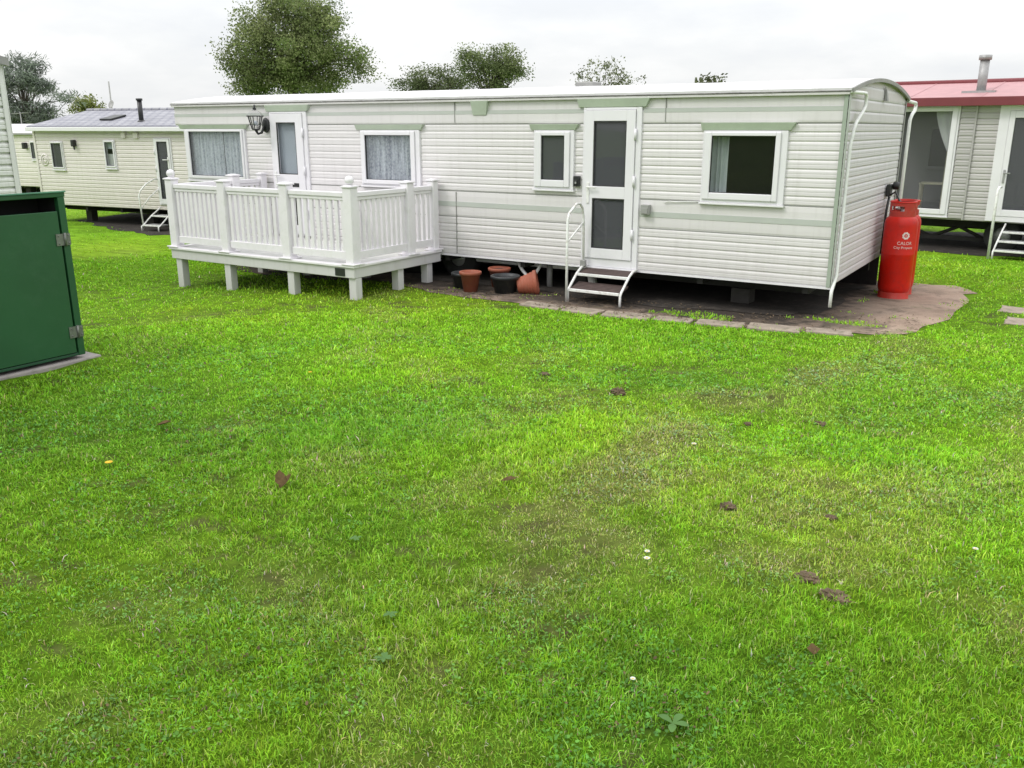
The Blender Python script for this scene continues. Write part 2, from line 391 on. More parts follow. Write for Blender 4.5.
def door(par, off, x0, x1, z0, z1, leaf, panes, glass, handle_left=True, blind=None, letter=None, hood=None, hinges=True):
    lx0, lx1, lz0, lz1 = leaf
    f = MB().ring(x0, x1, z0, z1, (lx0 - x0, x1 - lx1, lz0 - z0, z1 - lz1), -.030, .05)
    d = f.build('door', M['pvc'], par, .004, off)
    lf = MB(); zz = sorted(panes, key=lambda p: p[2]); gx0, gx1 = zz[0][0], zz[0][1]
    a, b, c, e = lx0 + .003, lx1 - .003, lz0 + .003, lz1 - .003
    lf.box(a, gx0, -.046, .0, c, e); lf.box(gx1, b, -.046, .0, c, e)
    zc = c
    for p in zz: lf.box(gx0, gx1, -.046, .0, zc, p[2]); zc = p[3]
    lf.box(gx0, gx1, -.046, .0, zc, e)
    lo = lf.build('door_leaf', M['pvc'], d, .003)
    gk = MB(); pn = []
    for p in zz:
        gk.ring(p[0], p[1], p[2], p[3], .012, -.040, -.030)
        MB().quad((p[0], -.022, p[2]), (p[1], -.022, p[2]), (p[1], -.022, p[3]), (p[0], -.022, p[3])).build('pane', glass, d)
    gk.build('gasket', M['seal'], d)
    hx = lx0 + .055 if handle_left else lx1 - .055
    zmid = zz[1][2] - .06 if len(zz) > 1 else lz0 + .8
    hd = MB().box(hx - .017, hx + .017, -.056, -.0465, zmid - .12, zmid + .10)
    hd.tube([(hx, -.05, zmid + .05), (hx, -.085, zmid + .05), (hx + (.11 if handle_left else -.11), -.085, zmid + .05)], .009, 8)
    hd.build('handle', M['steel_white'], d, .003)
    if hinges:
        hg = lx1 + .002 if handle_left else lx0 - .002
        for z in (lz0 + .22, (lz0 + lz1) / 2, lz1 - .30):
            MB().tube([(hg, -.045, z), (hg, -.045, z + .11)], .014, 8).build('hinge', M['pvc'], d)
    if blind: MB().box(*blind).build('blind', M['blind'], d)
    if letter: MB().box(*letter).build('letterbox', M['black'], d, .003)
    if hood: canopy(*hood).build('canopy', M['sage'], d, .003)
    return d
def steps(root, x0, x1, treads, rail_side, rail, foot, tread_mat, depth=.24, wall_top=.42, z0=0, slope=0):
    """two-tread metal caravan steps in the caravan's own frame; wall at y=0, steps come forward (-y)"""
    fy = foot
    for k, (ty, tz) in enumerate(treads):
        t = MB()
        def slant(ya, yb, za, zb):
            ka, kb = slope * (ya - ty), slope * (yb - ty)
            t.hexa([(x0 + .012, ya, za + ka), (x1 - .012, ya, za + ka), (x1 - .012, yb, za + kb), (x0 + .012, yb, za + kb), (x0 + .012, ya, zb + ka), (x1 - .012, ya, zb + ka), (x1 - .012, yb, zb + kb), (x0 + .012, yb, zb + kb)])
        for i in range(6): slant(ty + .006 + i * depth / 6, ty + .006 + i * depth / 6 + depth / 6 - .008, tz - .006, tz)
        slant(ty + .01, ty + depth - .02, tz - .02, tz - .009)
        tr = t.build('tread', tread_mat, root)
        MB().box(x0 + .012, x1 - .012, ty - .018, ty + .004, tz - .026, tz + .004).build('nosing', M['steel_white'], tr, .004)
    for x in (x0, x1):
        (ty, tz), (uy, uz) = treads[0], treads[-1]
        MB().tube([(x, fy, z0 - .02), (x, fy, tz - .03), (x, ty + .02, tz), (x, uy, uz), (x, uy + .1, uz + .05), (x, -.03, wall_top)], .014, 8).build('stringer', M['steel_white'], root)
    if rail:
        x = x0 if rail_side < 0 else x1
        MB().tube(rail, .014, 8).build('handrail', M['steel_white'], root)

# ------------------------------------------------------------------ main white caravan
W = 3.05; Lm = 9.33
def make_main():
    rt = thing('static_caravan', 'long white static caravan with sage green trim and arched white roof behind the veranda', 'caravan', (-4.66, 1.52, .0))
    off = (4.66, -1.52, 0)
    He, Hb = 2.178, .394
    P = lambda s, z, o: (s, -o, z)
    upper = band(He, 2.045, .004) + band(2.04, 1.904, .010)
    mid = ribs(1.904, 1.145, 9, .0075)
    low = band(1.145, .845, .008) + ribs(.845, Hb, 5, .0075)
    ops = [(-9.11, -7.90, 1.16, 1.83), (-7.36, -6.73, .47, 2.05), (-5.79, -4.88, 1.19, 1.825), (-3.27, -2.79, 1.22, 1.825), (-2.66, -2.01, .41, 2.05), (-1.32, -.51, 1.16, 1.825)]
    w = MB(); siding(w, P, (-Lm, 0), upper, ops); siding(w, P, (-9.15, 0), mid + low, ops)
    wl = w.build('front_wall', M['siding'], rt, off=off)
    # seams between panel rows, sage stripes
    sm = MB()
    def strips(z0, z1, y, mbx, xa=-9.15):
        xs = [xa] + [v for o in sorted(ops) if o[2] < z1 and o[3] > z0 for v in (o[0] - .02, o[1] + .02)] + [0]
        for a, b in zip(xs[::2], xs[1::2]):
            if b - a > .02: mbx.box(a, b, -y, -.001, z0, z1)
    strips(1.899, 1.905, .006, sm); strips(1.140, 1.146, .006, sm); strips(.842, .848, .006, sm)
    for x, z0, z1 in ((-4.36, Hb + .01, 1.13), (-4.36, 1.92, 2.16), (-1.75, 1.92, 2.16)): sm.box(x - .003, x + .003, -.0165, -.001, z0, z1)
    sm.build('seam', M['seam'], wl)
    st = MB(); strips(2.012, 2.052, .0125, st, -Lm); st.build('stripe', M['sage_light'], wl)
    st = MB(); strips(.965, 1.02, .0125, st); st.build('stripe', M['sage_light'], wl)
    # end wall with arched gable
    roof, zr = roof_arc(-Lm - .03, .035, W, He + .006, .140)
    def yr(z):
        if z <= He + .01: return (0.0, W)
        t = math.sqrt(max(0, 1 - (z - He - .006) / .140)) * (W / 2 + .04); return (max(0, W / 2 - t), min(W, W / 2 + t))
    E = lambda s, z, o: (o, s, z)
    e = MB(); siding(e, E, yr, [(2.316, 0), (2.29, 0), (2.27, .0), (2.25, 0)] + band(2.25, 2.12, .012) + band(2.12, 2.01, .012) + band(2.01, 1.904, .012) + ribs(1.904, Hb, 18, .009))
    ew = e.build('end_wall', M['siding_end'], rt, off=off)
    s2 = MB()
    for z in (1.902, 1.143): s2.box(.001, .006, .05, W - .05, z - .003, z + .003)
    s2.build('seam', M['seam'], ew)
    MB().box(.012, .022, .05, W * .62, 1.02, 1.86).build('repair_panel', M['siding_end'], ew) if False else None
    lf = MB(); siding(lf, lambda s, z, o: (-9.15 - o, s, z), (0, W), mid + low); lf.box(-Lm, -9.15, .002, W, 1.885, He); lf.build('end_wall', M['siding_end'], rt, off=off)
    bk = MB(); siding(bk, lambda s, z, o: (s, W + o, z), (-Lm, 0), upper); siding(bk, lambda s, z, o: (s, W + o, z), (-9.15, 0), mid + low); bk.build('rear_wall', M['siding'], rt, off=off)
    rf = roof.build('roof', M['roof'], rt, off=off)
    j = MB()
    for x in (-8.1, -6.9, -5.7, -4.45, -3.2, -1.95, -.75):
        b, _ = roof_arc(x - .03, x + .03, W, He + .027, .140, .03, .004); j.add(b.v, b.f)
    j.build('roof_joint', M['roof'], rf)
    arc_trim(.030, .052, W, zr, .025, -.018, .022).build('arch_trim', M['trim'], rf, .004)
    MB().box(-Lm - .03, .028, -.050, -.018, He - .004, He + .008).build('gutter', M['gutter'], rf, .003); MB().box(-Lm - .02, .020, -.044, -.018, He - .030, He - .006).build('eave_trim', M['trim_pale'], rf, .004)
    MB().box(-Lm - .03, .020, W + .016, W + .044, He - .022, He + .014).build('gutter', M['trim'], rf, .006)
    MB().box(-3.92, -3.66, 2.1, 2.36, 2.24, 2.44).build('roof_vent', M['grey_plastic'], rf, .01)
    MB().box(-1.28, -1.12, .22, .34, 2.22, 2.252).build('roof_vent', M['black'], rf, .01)
    # trims
    MB().box(-.026, .010, -.022, -.017, Hb, He - .025).build('corner_trim', M['corner'], rt, off=off)
    MB().box(.017, .021, -.022, .045, Hb, He - .025).build('corner_trim', M['sage_light'], rt, off=off)
    MB().box(.017, .022, W - .045, W + .012, Hb, He - .005).build('corner_trim', M['trim'], rt, off=off)
    MB().box(-9.17, .016, -.014, .006, Hb - .022, Hb - .001).build('bottom_rail', M['pvc'], rt, off=off)
    MB().box(.0165, .022, W / 2 + .10, W / 2 + .16, 2.16, 2.27).hexa([(.0225, W / 2 + .09, 2.13), (.055, W / 2 + .09, 2.13), (.055, W / 2 + .17, 2.13), (.0225, W / 2 + .17, 2.13), (.0225, W / 2 + .12, 2.25), (.03, W / 2 + .12, 2.25), (.03, W / 2 + .15, 2.25), (.0225, W / 2 + .15, 2.25)]).build('gable_vent', M['grey_plastic'], rt, off=off)
    # windows
    G = M['glass']
    window(rt, off, -9.13, -7.88, 1.14, 1.845, (-9.02, -7.95, 1.205, 1.81), M['curtain_glass'], cas=(-9.10, -7.915, 1.165, 1.835), hood=(-9.22, -7.80, 1.905, 1.847),
           cur=[('net_curtain', M['lace'], (-9.06, -8.42, 1.16, 1.83, .05, 9, .02)), ('net_curtain', M['lace'], (-8.40, -7.92, 1.16, 1.83, .055, 7, .02))])
    window(rt, off, -5.80, -4.87, 1.17, 1.835, (-5.72, -5.0, 1.24, 1.775), M['curtain_glass'], cas=(-5.78, -4.935, 1.19, 1.82), hood=(-5.87, -4.80, 1.9, 1.838),
           cur=[('net_curtain', M['lace_b'], (-5.77, -4.95, 1.18, 1.83, .05, 11, .02))])
    window(rt, off, -3.28, -2.78, 1.21, 1.835, (-3.18, -2.89, 1.31, 1.78), M['dark_glass'], cas=(-3.265, -2.825, 1.235, 1.82), hood=(-3.33, -2.72, 1.9, 1.838))
    window(rt, off, -1.33, -.50, 1.145, 1.835, (-1.24, -.61, 1.24, 1.785), G, cas=(-1.31, -.56, 1.175, 1.82), hood=(-1.36, -.43, 1.91, 1.838),
           cur=[('curtain', M['curtain'], (-1.30, -1.10, 1.15, 1.83, .08, 4, .02))])
    door(rt, off, -7.38, -6.71, .46, 2.065, (-7.36, -6.775, .48, 2.045), [(-7.25, -6.90, .60, 1.05), (-7.25, -6.90, 1.265, 1.93)], G, True, hood=(-7.44, -6.64, 2.15, 2.068),
         blind=(-7.30, -6.86, .03, .036, 1.22, 1.97), letter=(-7.09, -6.89, -.053, -.0465, 1.105, 1.155))
    door(rt, off, -2.67, -2.00, .40, 2.065, (-2.645, -2.06, .49, 2.04), [(-2.54, -2.16, .60, 1.135), (-2.54, -2.16, 1.26, 1.93)], M['dark_glass'], True, hood=(-2.74, -1.91, 2.155, 2.068))
    MB().box(-2.69, -1.985, -.05, .0, .375, .398).build('door_sill', M['pvc'], rt, .004, off)
    canopy(-4.11, -3.88, 2.155, 2.0, .04, .06, .02).build('wall_vent', M['sage'], rt, .003, off)
    # wall boxes
    b = MB().box(-1.955, -1.865, -.075, -.008, .99, 1.09); b.box(-1.945, -1.875, -.082, -.0755, 1.0, 1.06); b.build('socket_box', M['grey_plastic'], rt, .01, off)
    b = MB().box(-2.765, -2.70, -.06, -.008, 1.25, 1.36); b.box(-2.75, -2.715, -.068, -.0605, 1.27, 1.32); b.build('key_safe', M['black'], rt, .008, off)
    MB().box(-2.742, -2.722, -.0705, -.0685, 1.278, 1.302).build('key_safe_badge', M['steel'], rt, 0, off)
    # wall lantern
    ln = MB().ball((-7.45, -.03, 1.895), .085, 14, 8, (.8, .45, 1.15))
    ln.tube([(-7.45, -.06, 1.88), (-7.455, -.11, 1.80), (-7.46, -.17, 1.785), (-7.46, -.20, 1.83)], [.02, .017, .015, .02], 8)
    lo = ln.build('wall_lantern', M['iron'], rt, off=off)
    cx, cy = -7.46, -.20
    cg = MB()
    for k in range(6):
        w = k * math.pi / 3; cg.tube([(cx + .05 * math.cos(w), cy + .05 * math.sin(w), 1.845), (cx + .095 * math.cos(w), cy + .095 * math.sin(w), 2.01)], .006, 6)
    cg.lathe([(.0, 1.83), (.05, 1.835), (.055, 1.85), (.02, 1.852)], (cx, cy, 0), 12); cg.lathe([(.09, 2.005), (.115, 2.005), (.115, 2.017), (.09, 2.017)], (cx, cy, 0), 12)
    cg.lathe([(.03, 2.085), (.018, 2.10), (.028, 2.11), (.008, 2.125), (.016, 2.14), (.0, 2.16)], (cx, cy, 0), 12)
    cg.build('lantern_cage', M['iron'], lo)
    MB().lathe([(.048, 1.85), (.09, 2.005)], (cx, cy, 0), 6).build('lantern_glass', M['clear_glass'], lo)
    MB().lathe([(.112, 2.018), (.085, 2.055), (.03, 2.085)], (cx, cy, 0), 12).build('lantern_cap', M['clear_glass'], lo)
    MB().ball((cx, cy, 1.92), .03).build('bulb', M['blind'], lo)
    # drain pipes
    pz = hz(.06, -.02)
    MB().tube([(.02, -.03, He - .005), (.08, .22, He - .01), (.08, .36, He - .01), (.08, .39, He - .03), (.08, .40, 2.07), (.08, .36, 2.03), (.06, .17, 1.91), (.055, .12, 1.85), (.045, .075, 1.7), (.045, .06, .5), (.035, -.045, .36), (.035, -.05, pz + .15)], .016, 10).build('drain_pipe', M['pipe'], rt, off=off)
    MB().tube([(.02, W + .04, He - .01), (.08, W + .26, He - .03), (.08, W + .29, He - .06), (.08, W + .25, He - .12), (.08, W + .10, 2.02), (.07, W + .05, 1.95), (.07, W + .03, hz(.07, W) + .03)], .020, 10).build('drain_pipe', M['pipe'], rt, off=off)
    MB().tube([(-Lm - .02, .10, He - .04), (-Lm - .02, .10, 1.9), (-9.19, .10, 1.84), (-9.19, .10, .45)], .018, 8).build('drain_pipe', M['grey_plastic'], rt, off=off)
    # little cable clip beside the window
    MB().tube([(-1.72, -.022, 1.118), (-1.66, -.025, 1.135), (-1.60, -.02, 1.13), (-1.34, -.018, 1.145)], .006, 6).build('cable', M['pipe'], rt, off=off)
    # gas regulator and hose on the end wall
    g = MB().box(.02, .07, 2.33, 2.47, 1.10, 1.24); g.lathe([(.0, 0), (.045, 0), (.045, .07), (.0, .07)], (0, 0, 0), 12, Matrix.Translation((.07, 2.46, 1.22)) @ Matrix.Rotation(R(90), 4, 'Y'))
    rg = g.build('gas_regulator', M['black'], rt, .012, off)
    MB().tube([(.06, 2.36, 1.10), (.05, 2.33, .95), (.05, 2.31, .7), (.05, 2.30, .45)], .014, 8).build('gas_hose', M['black'], rg)
    MB().tube([(.07, 2.38, 1.12), (.13, 2.30, 1.16), (.20, 2.20, 1.07), (.26, 2.11, 1.03)], .010, 8).build('gas_hose', M['black'], rg)
    # inside
    liner(-9.1, -.05, .12, W - .08, .46, 2.15).build('interior', M['interior'], rt, off=off)
    MB().box(-.9, -.55, 2.4, 2.9, .46, 1.35).box(-1.7, -1.0, 2.45, 2.9, .46, 1.0).build('interior_furniture', M['wood'], rt, .01, off)
    # unseen rear panel added to block light underneath, chassis, axle stands, wheels, waste pipes
    sk = MB()
    for i in range(22):
        xa = -9.1 + i * .41; g0 = min(hz(xa, W), hz(xa + .4, W)); sk.hexa([(xa, W - .06, g0 - .03), (xa + .411, W - .06, g0 - .03), (xa + .411, W - .04, g0 - .03), (xa, W - .04, g0 - .03), (xa, W - .06, Hb - .002), (xa + .411, W - .06, Hb - .002), (xa + .411, W - .04, Hb - .002), (xa, W - .04, Hb - .002)])
    sk.build('rear_light_blocker', M['chassis'], rt, 0, off)
    c = MB()
    for y in (.55, 2.5): c.box(-9.0, -.1, y - .04, y + .04, .22, .39)
    for i in range(9): c.box(-8.9 + i * 1.08, -8.84 + i * 1.08, .05, W - .05, .30, .371)
    c.build('chassis', M['chassis'], rt, off=off)
    for x in (-8.3, -6.3, -4.75, -2.95, -1.0):
        for y in (.55, 2.5):
            g0 = hz(x, y); MB().box(x - .1, x + .1, y - .1, y + .1, g0 - .02, .219).build('support_block', M['block'], rt, .006, off)
    for x in (-5.3, -4.55):
        for y in (.35, 2.72):
            wv = MB().lathe([(.12, -.09), (.24, -.09), (.27, -.05), (.27, .05), (.24, .09), (.12, .09)], (x, y, hz(x, y) + .26), 24, Matrix.Rotation(R(90), 4, 'X'))
            wo = wv.build('wheel', M['rubber'], rt, off=off)
            MB().lathe([(.0, -.02), (.1, -.02), (.12, -.07), (.12, .07), (.0, .05)], (x, y, hz(x, y) + .26), 20, Matrix.Rotation(R(90), 4, 'X')).build('rim', M['steel'], wo)
    MB().tube([(-3.62, .15, .385), (-3.52, .12, .26), (-3.42, .10, .17), (-3.36, .10, .18), (-3.30, .12, .28), (-3.26, .15, .385)], .02, 8).build('waste_pipe', M['pipe'], rt, off=off)
    MB().tube([(-3.22, .25, .385), (-3.22, .25, .04)], .035, 10).build('waste_pipe', M['grey_plastic'], rt, off=off)
    MB().tube([(-2.60, .15, .39), (-2.60, .12, .25), (-2.56, .10, .12), (-2.50, .1, .06)], .05, 10).build('waste_pipe', M['grey_plastic'], rt, off=off)
    MB().tube([(-4.9, .3, .30), (-3.9, .32, .29), (-3.3, .28, .30), (-2.7, .3, .30)], .022, 8).build('waste_pipe', M['pipe'], rt, off=off)
    return rt
make_main()

# steps at the main door
z0 = hz(-2.3, -.45)
sr = thing('caravan_steps', 'two brown tread metal steps with white handrail at the white caravan door', 'steps', (-2.29, -.3, z0))
def main_steps():
    o = bpy.data.objects
    before = set(o)
    steps(sr, -2.60, -1.985, [(-.44, .205), (-.24, .345)], -1, [(-2.60, -.475, z0), (-2.60, -.475, .55), (-2.60, -.475, .93), (-2.60, -.44, 1.0), (-2.60, -.28, 1.085), (-2.60, -.2, 1.085), (-2.60, -.14, 1.03), (-2.60, -.11, .90), (-2.60, -.09, .42)], -.44, M['tread'], .23, .40, z0, .20)
    MB().tube([(-2.60, -.475, .70), (-2.60, -.115, .88)], .010, 8).build('handrail_brace', M['steel_white'], sr)
    MB().box(-2.63, -2.57, -.125, -.075, .40, .47).build('handrail_clamp', M['grey_plastic'], sr, .006)
    for ob in set(o) - before:
        if ob.parent == sr: ob.location = (2.29, .3, -z0)
main_steps()

# ------------------------------------------------------------------ veranda
def make_deck():
    x0, x1, y0, y1 = -7.58, -4.57, -1.62, -.06
    rt = thing('veranda_deck', 'white plastic veranda deck with balustrade on short square legs before the white caravan', 'deck', ((x0 + x1) / 2, -.85, hz(-6.2, -.85)))
    lo = (-rt.location.x, -rt.location.y, -rt.location.z)
    b = MB(); n = 10
    for i in range(n):
        ya = y0 + .03 + i * (y1 - y0 - .04) / n; b.box(x0 + .03, x1 - .03, ya, ya + (y1 - y0 - .04) / n - .006, .415, .438)
    b.build('deck_board', M['deck_board'], rt, 0, lo)
    f = MB().box(x0, x1, y0, y0 + .028, .30, .412); f.build('fascia', M['deck_fascia'], rt, .005, lo)
    MB().box(x1 - .028, x1, y0 + .030, y1, .30, .412).build('fascia', M['deck_fascia'], rt, .005, lo)
    MB().box(x0, x0 + .028, y0 + .030, y1, .30, .412).build('fascia', M['deck_fascia'], rt, .005, lo)
    k = MB().box(x0 - .02, x1 + .02, y0 - .022, y0 + .07, .4135, .442).box(x1 - .07, x1 + .02, y0 + .0705, y1, .4135, .442).box(x0 - .02, x0 + .07, y0 + .0705, y1, .4135, .442)
    k.build('deck_edging', M['pvc_deck'], rt, .006, lo)
    MB().box(-4.84, -4.70, y0 - .008, y0 - .0005, .315, .40).build('plaque', M['plaque'], rt, .002, lo)
    for (x, y) in [(x0 + .10, y0 + .07), (-6.60, y0 + .07), (-5.55, y0 + .07), (x1 - .055, y0 + .075), (x1 - .075, -.80), (x1 - .075, -.25), (x0 + .1, -.25), (-6.62, -.25), (-5.62, -.25), (x0 + .1, -.8)]:
        g = hz(x, y); MB().box(x - .05, x + .05, y - .05, y + .05, g - .03, .299).build('leg', M['deck_fascia'], rt, .006, lo)
    z = .4425; top = 1.255
    def post(x, y, ball, w=.058):
        p = MB().box(x - w, x + w, y - w, y + w, z, top if ball else top - .0)
        po = p.build('post', M['pvc_deck'], rt, .008, lo)
        c = MB().box(x - w - .012, x + w + .012, y - w - .012, y + w + .012, top + .0005, top + .018)
        c.hexa([(x - w - .004, y - w - .004, top + .0185), (x + w + .004, y - w - .004, top + .0185), (x + w + .004, y + w + .004, top + .0185), (x - w - .004, y + w + .004, top + .0185)] + [(x - .02, y - .02, top + .03), (x + .02, y - .02, top + .03), (x + .02, y + .02, top + .03), (x - .02, y + .02, top + .03)])
        c.build('post_cap', M['pvc_deck'], po, .004)
        if ball: MB().lathe([(.03, top + .02), (.022, top + .032)], (x, y, 0), 14).ball((x, y, top + .072), .05).build('finial', M['pvc_deck'], po)
        MB().box(x - w - .035, x + w + .035, y - w - .035, y + w + .035, z, z + .012).build('post_foot', M['pvc_deck'], po, .003)
    yl = y0 + .06; xr = x1 - .06; xl = x0 + .06
    fx = [xl, -6.59, -5.575, xr]; ry = [yl, -.60, -.115]
    for i, x in enumerate(fx): post(x, yl, i in (0, 3))
    for x in (xr, xl):
        for y in ry[1:]: post(x, y, False, .05 if y > -.3 else .058)
    def panel(ax, ay, bx, by, n):
        d = Vector((bx - ax, by - ay)); ln = d.length; d.normalize(); nx = Vector((-d.y, d.x)); w = .059
        def bar(t0, t1, hw, za, zb, mb):
            c = []
            for zz in (za, zb):
                for t, s in ((t0, -1), (t1, -1), (t1, 1), (t0, 1)): q = Vector((ax, ay)) + d * t + nx * hw * s; c.append((q.x, q.y, zz))
            mb.hexa(c)
        r = MB(); bar(w, ln - w, .024, z + .05, z + .135, r); r.build('bottom_rail', M['pvc_deck'], rt, .006, lo)
        r = MB(); bar(w, ln - w, .034, 1.155, 1.205, r); bar(w, ln - w, .022, 1.118, 1.155, r)
        ro = r.build('top_rail', M['pvc_deck'], rt, .006, lo)
        for i in range(n):
            t = w + (ln - 2 * w) * (i + .5) / n; m = MB(); bar(t - .023, t + .023, .014, z + .1355, 1.1175, m); m.build('baluster', M['pvc_deck'], ro)
    for a, c, n in ((0, 1, 10), (1, 2, 10), (2, 3, 9)): panel(fx[a], yl, fx[c], yl, n)
    for x in (xr, xl): panel(x, ry[0], x, ry[1], 10); panel(x, ry[1], x, ry[2], 4)
make_deck()

# ------------------------------------------------------------------ gas bottles
def text_mesh(body, size, R0, zc, name, parent, ang0, m):
    cu = bpy.data.curves.new(name, 'FONT'); cu.body = body; cu.size = size; cu.align_x = 'CENTER'; cu.align_y = 'CENTER'; cu.resolution_u = 3
    t = bpy.data.objects.new(name, cu); COL.objects.link(t); bpy.context.view_layer.update()
    me = bpy.data.meshes.new_from_object(t.evaluated_get(bpy.context.evaluated_depsgraph_get()))
    COL.objects.unlink(t); bpy.data.objects.remove(t); bpy.data.curves.remove(cu)
    bm = bmesh.new(); bm.from_mesh(me)
    bmesh.ops.triangulate(bm, faces=bm.faces); bmesh.ops.subdivide_edges(bm, edges=[e for e in bm.edges if e.calc_length() > .02], cuts=2)
    for v in bm.verts:
        a = ang0 + v.co.x / R0; zz = zc + v.co.y; v.co = Vector((R0 * math.cos(a), R0 * math.sin(a), zz))
    bm.to_mesh(me); bm.free(); me.materials.clear(); me.materials.append(m); me.name = name
    o = bpy.data.objects.new(name, me); COL.objects.link(o); o.parent = parent; return o
def make_bottle(x, y, label, face):
    g = hz(x, y)
    rt = thing('gas_bottle', label, 'gas bottle', (x, y, g), 0, 'tall red gas bottles at the caravan end')
    r = .176
    body = MB().lathe([(.0, .06), (.10, .055), (.155, .070), (r - .006, .105), (r, .145), (r, .50), (r + .0012, .505), (r + .0012, .515), (r, .52), (r, .83), (r - .003, .865), (r - .016, .90), (r - .042, .93), (.10, .95), (.05, .96), (.0, .96)], n=40)
    body.build('body', M['red'], rt)
    foot = MB().lathe([(.155, .10), (.165, .06), (.165, .012), (.172, .0), (.160, .0), (.150, .06)], n=32); foot.build('foot_ring', M['red_rust'], rt)
    # collar: shell with hand slots left open
    c = MB(); n = 48; R1, R2 = .138, .130; za, zb, zc, zd = .925, .985, 1.04, 1.075
    def shell(k0, k1, z0, z1):
        vs = []
        for k in range(k0, k1 + 1):
            w = 2 * math.pi * k / n
            for rr in (R1, R2):
                for zz in (z0, z1): vs.append((rr * math.cos(w), rr * math.sin(w), zz))
        fs = []
        for i in range(k1 - k0):
            a = 4 * i; b = a + 4; fs += [(a, b, b + 1, a + 1), (a + 2, a + 3, b + 3, b + 2), (a + 1, b + 1, b + 3, a + 3), (a, a + 2, b + 2, b)]
        e = 4 * (k1 - k0); fs += [(0, 1, 3, 2), (e, e + 2, e + 3, e + 1)]
        c.add(vs, fs)
    shell(0, n, za, zb); shell(0, n, zc, zd)
    f0 = int(round((face - .8) / (2 * math.pi) * n))
    for s in (f0 + 4, f0 + 20, f0 + 36): shell(s, s + 7, zb + .0005, zc - .0005)
    cv = c.build('collar', M['red_rust'], rt)
    MB().lathe([(.138, zd), (.144, zd + .004), (.144, zd + .014), (.134, zd + .018), (.126, zd + .010)], n=32).build('collar_rim', M['red'], cv)
    v = MB().lathe([(.028, .95), (.028, .99), (.018, .995), (.018, 1.02), (.034, 1.022), (.034, 1.045), (.0, 1.048)], n=14); v.tube([(.0, 0, 1.005), (-.07, -.02, 1.005)], .015, 8); v.build('valve', M['steel'], rt)
    # printed emblem (ring of petals), name and second line
    e = MB(); zc0 = .725; RR = r + .0022
    def cyl(u, vv): a = face + u / RR; return (RR * math.cos(a), RR * math.sin(a), zc0 + vv)
    for k in range(24):
        w0, w1 = 2 * math.pi * k / 24, 2 * math.pi * (k + 1) / 24
        e.quad(cyl(.019 * math.cos(w0), .019 * math.sin(w0)), cyl(.041 * math.cos(w0), .041 * math.sin(w0)), cyl(.041 * math.cos(w1), .041 * math.sin(w1)), cyl(.019 * math.cos(w1), .019 * math.sin(w1))) if k % 3 else \
        e.quad(cyl(.019 * math.cos(w0), .019 * math.sin(w0)), cyl(.036 * math.cos(w0), .036 * math.sin(w0)), cyl(.036 * math.cos(w1), .036 * math.sin(w1)), cyl(.019 * math.cos(w1), .019 * math.sin(w1)))
    for k in range(10):
        w0, w1 = 2 * math.pi * k / 10, 2 * math.pi * (k + 1) / 10; e.add([cyl(0, 0), cyl(.007 * math.cos(w0), .007 * math.sin(w0)), cyl(.007 * math.cos(w1), .007 * math.sin(w1))], [(0, 1, 2)])
    e.build('emblem', M['print'], rt)
    text_mesh('CALOR', .050, RR, .640, 'lettering', rt, face - .02, M['print'])
    text_mesh('City Propane', .040, RR, .592, 'lettering', rt, face - .06, M['print'])
FACE = math.atan2(-8.72 - 2.07, 1.87 - .27) + .36
make_bottle(.262, 2.10, 'red gas bottle with white lettering, nearer of the pair at the caravan end wall', FACE)
make_bottle(.236, 2.50, 'red gas bottle mostly hidden behind the nearer red bottle', FACE)

# ------------------------------------------------------------------ pots under the caravan
def pot(name, label, cat, x, y, prof, m, mtx=None, group=None, n=28, ripple=None, dz=0, soil=None, band=None):
    rt = thing(name, label, cat, (x, y, hz(x, y) + dz), 0, group)
    MB().lathe(prof, n=n, mtx=mtx, ripple=ripple).build('shell', m, rt)
    if soil: MB().lathe([(soil[0], soil[1]), (soil[0] * .5, soil[1] + .012), (0, soil[1] + .01)], mtx=mtx).build('soil', M['soil'], rt)
    return rt
def potprof(r0, r1, hh, t=.012, rim=.035):
    return [(0, .0), (r0, .0), (r0 + (r1 - r0) * .85, hh - rim), (r1 + .008, hh - rim), (r1 + .010, hh - .004), (r1 + .004, hh), (r1 - t, hh), (r1 - t - .01, hh - rim), (r0 - t, .02), (0, .02)]
pot('plant_pot', 'upright terracotta plant pot between two dark tubs under the caravan', 'plant pot', -3.83, -.50, potprof(.078, .118, .235), M['terracotta'], soil=(.10, .19))
pot('plant_pot', 'shadowed terracotta plant pot standing behind the upright pot and dark tub', 'plant pot', -3.72, -.06, potprof(.09, .125, .23), M['terracotta'], soil=(.12, .2))
rp = lambda k, z: .025 * (1 if (int(z * 60) % 2) else -1) if .03 < z < .22 else 0
pp = [(0, 0), (.085, 0)] + [(.085 + .05 * i / 22, .01 + .18 * i / 22) for i in range(1, 22)] + [(.142, .192), (.144, .225), (.135, .23), (.128, .225), (.124, .18), (.076, .02), (0, .02)]
pot('plant_pot', 'ribbed terracotta plant pot lying tipped on its side under the caravan', 'plant pot', -3.32, -.30, pp, M['terracotta'], Matrix.Rotation(R(28), 4, 'Z') @ Matrix.Rotation(R(80), 4, 'Y'), ripple=rp, dz=.085, n=36)
pot('planter_tub', 'dark round planter tub beside the right veranda leg', 'planter', -4.05, -.30, potprof(.12, .15, .18), M['tub'], soil=(.13, .135))
pot('planter_tub', 'wide dark planter tub with a pale rim, right of the upright terracotta pot', 'planter', -3.46, -.34, potprof(.12, .16, .20), M['tub'], soil=(.14, .155))

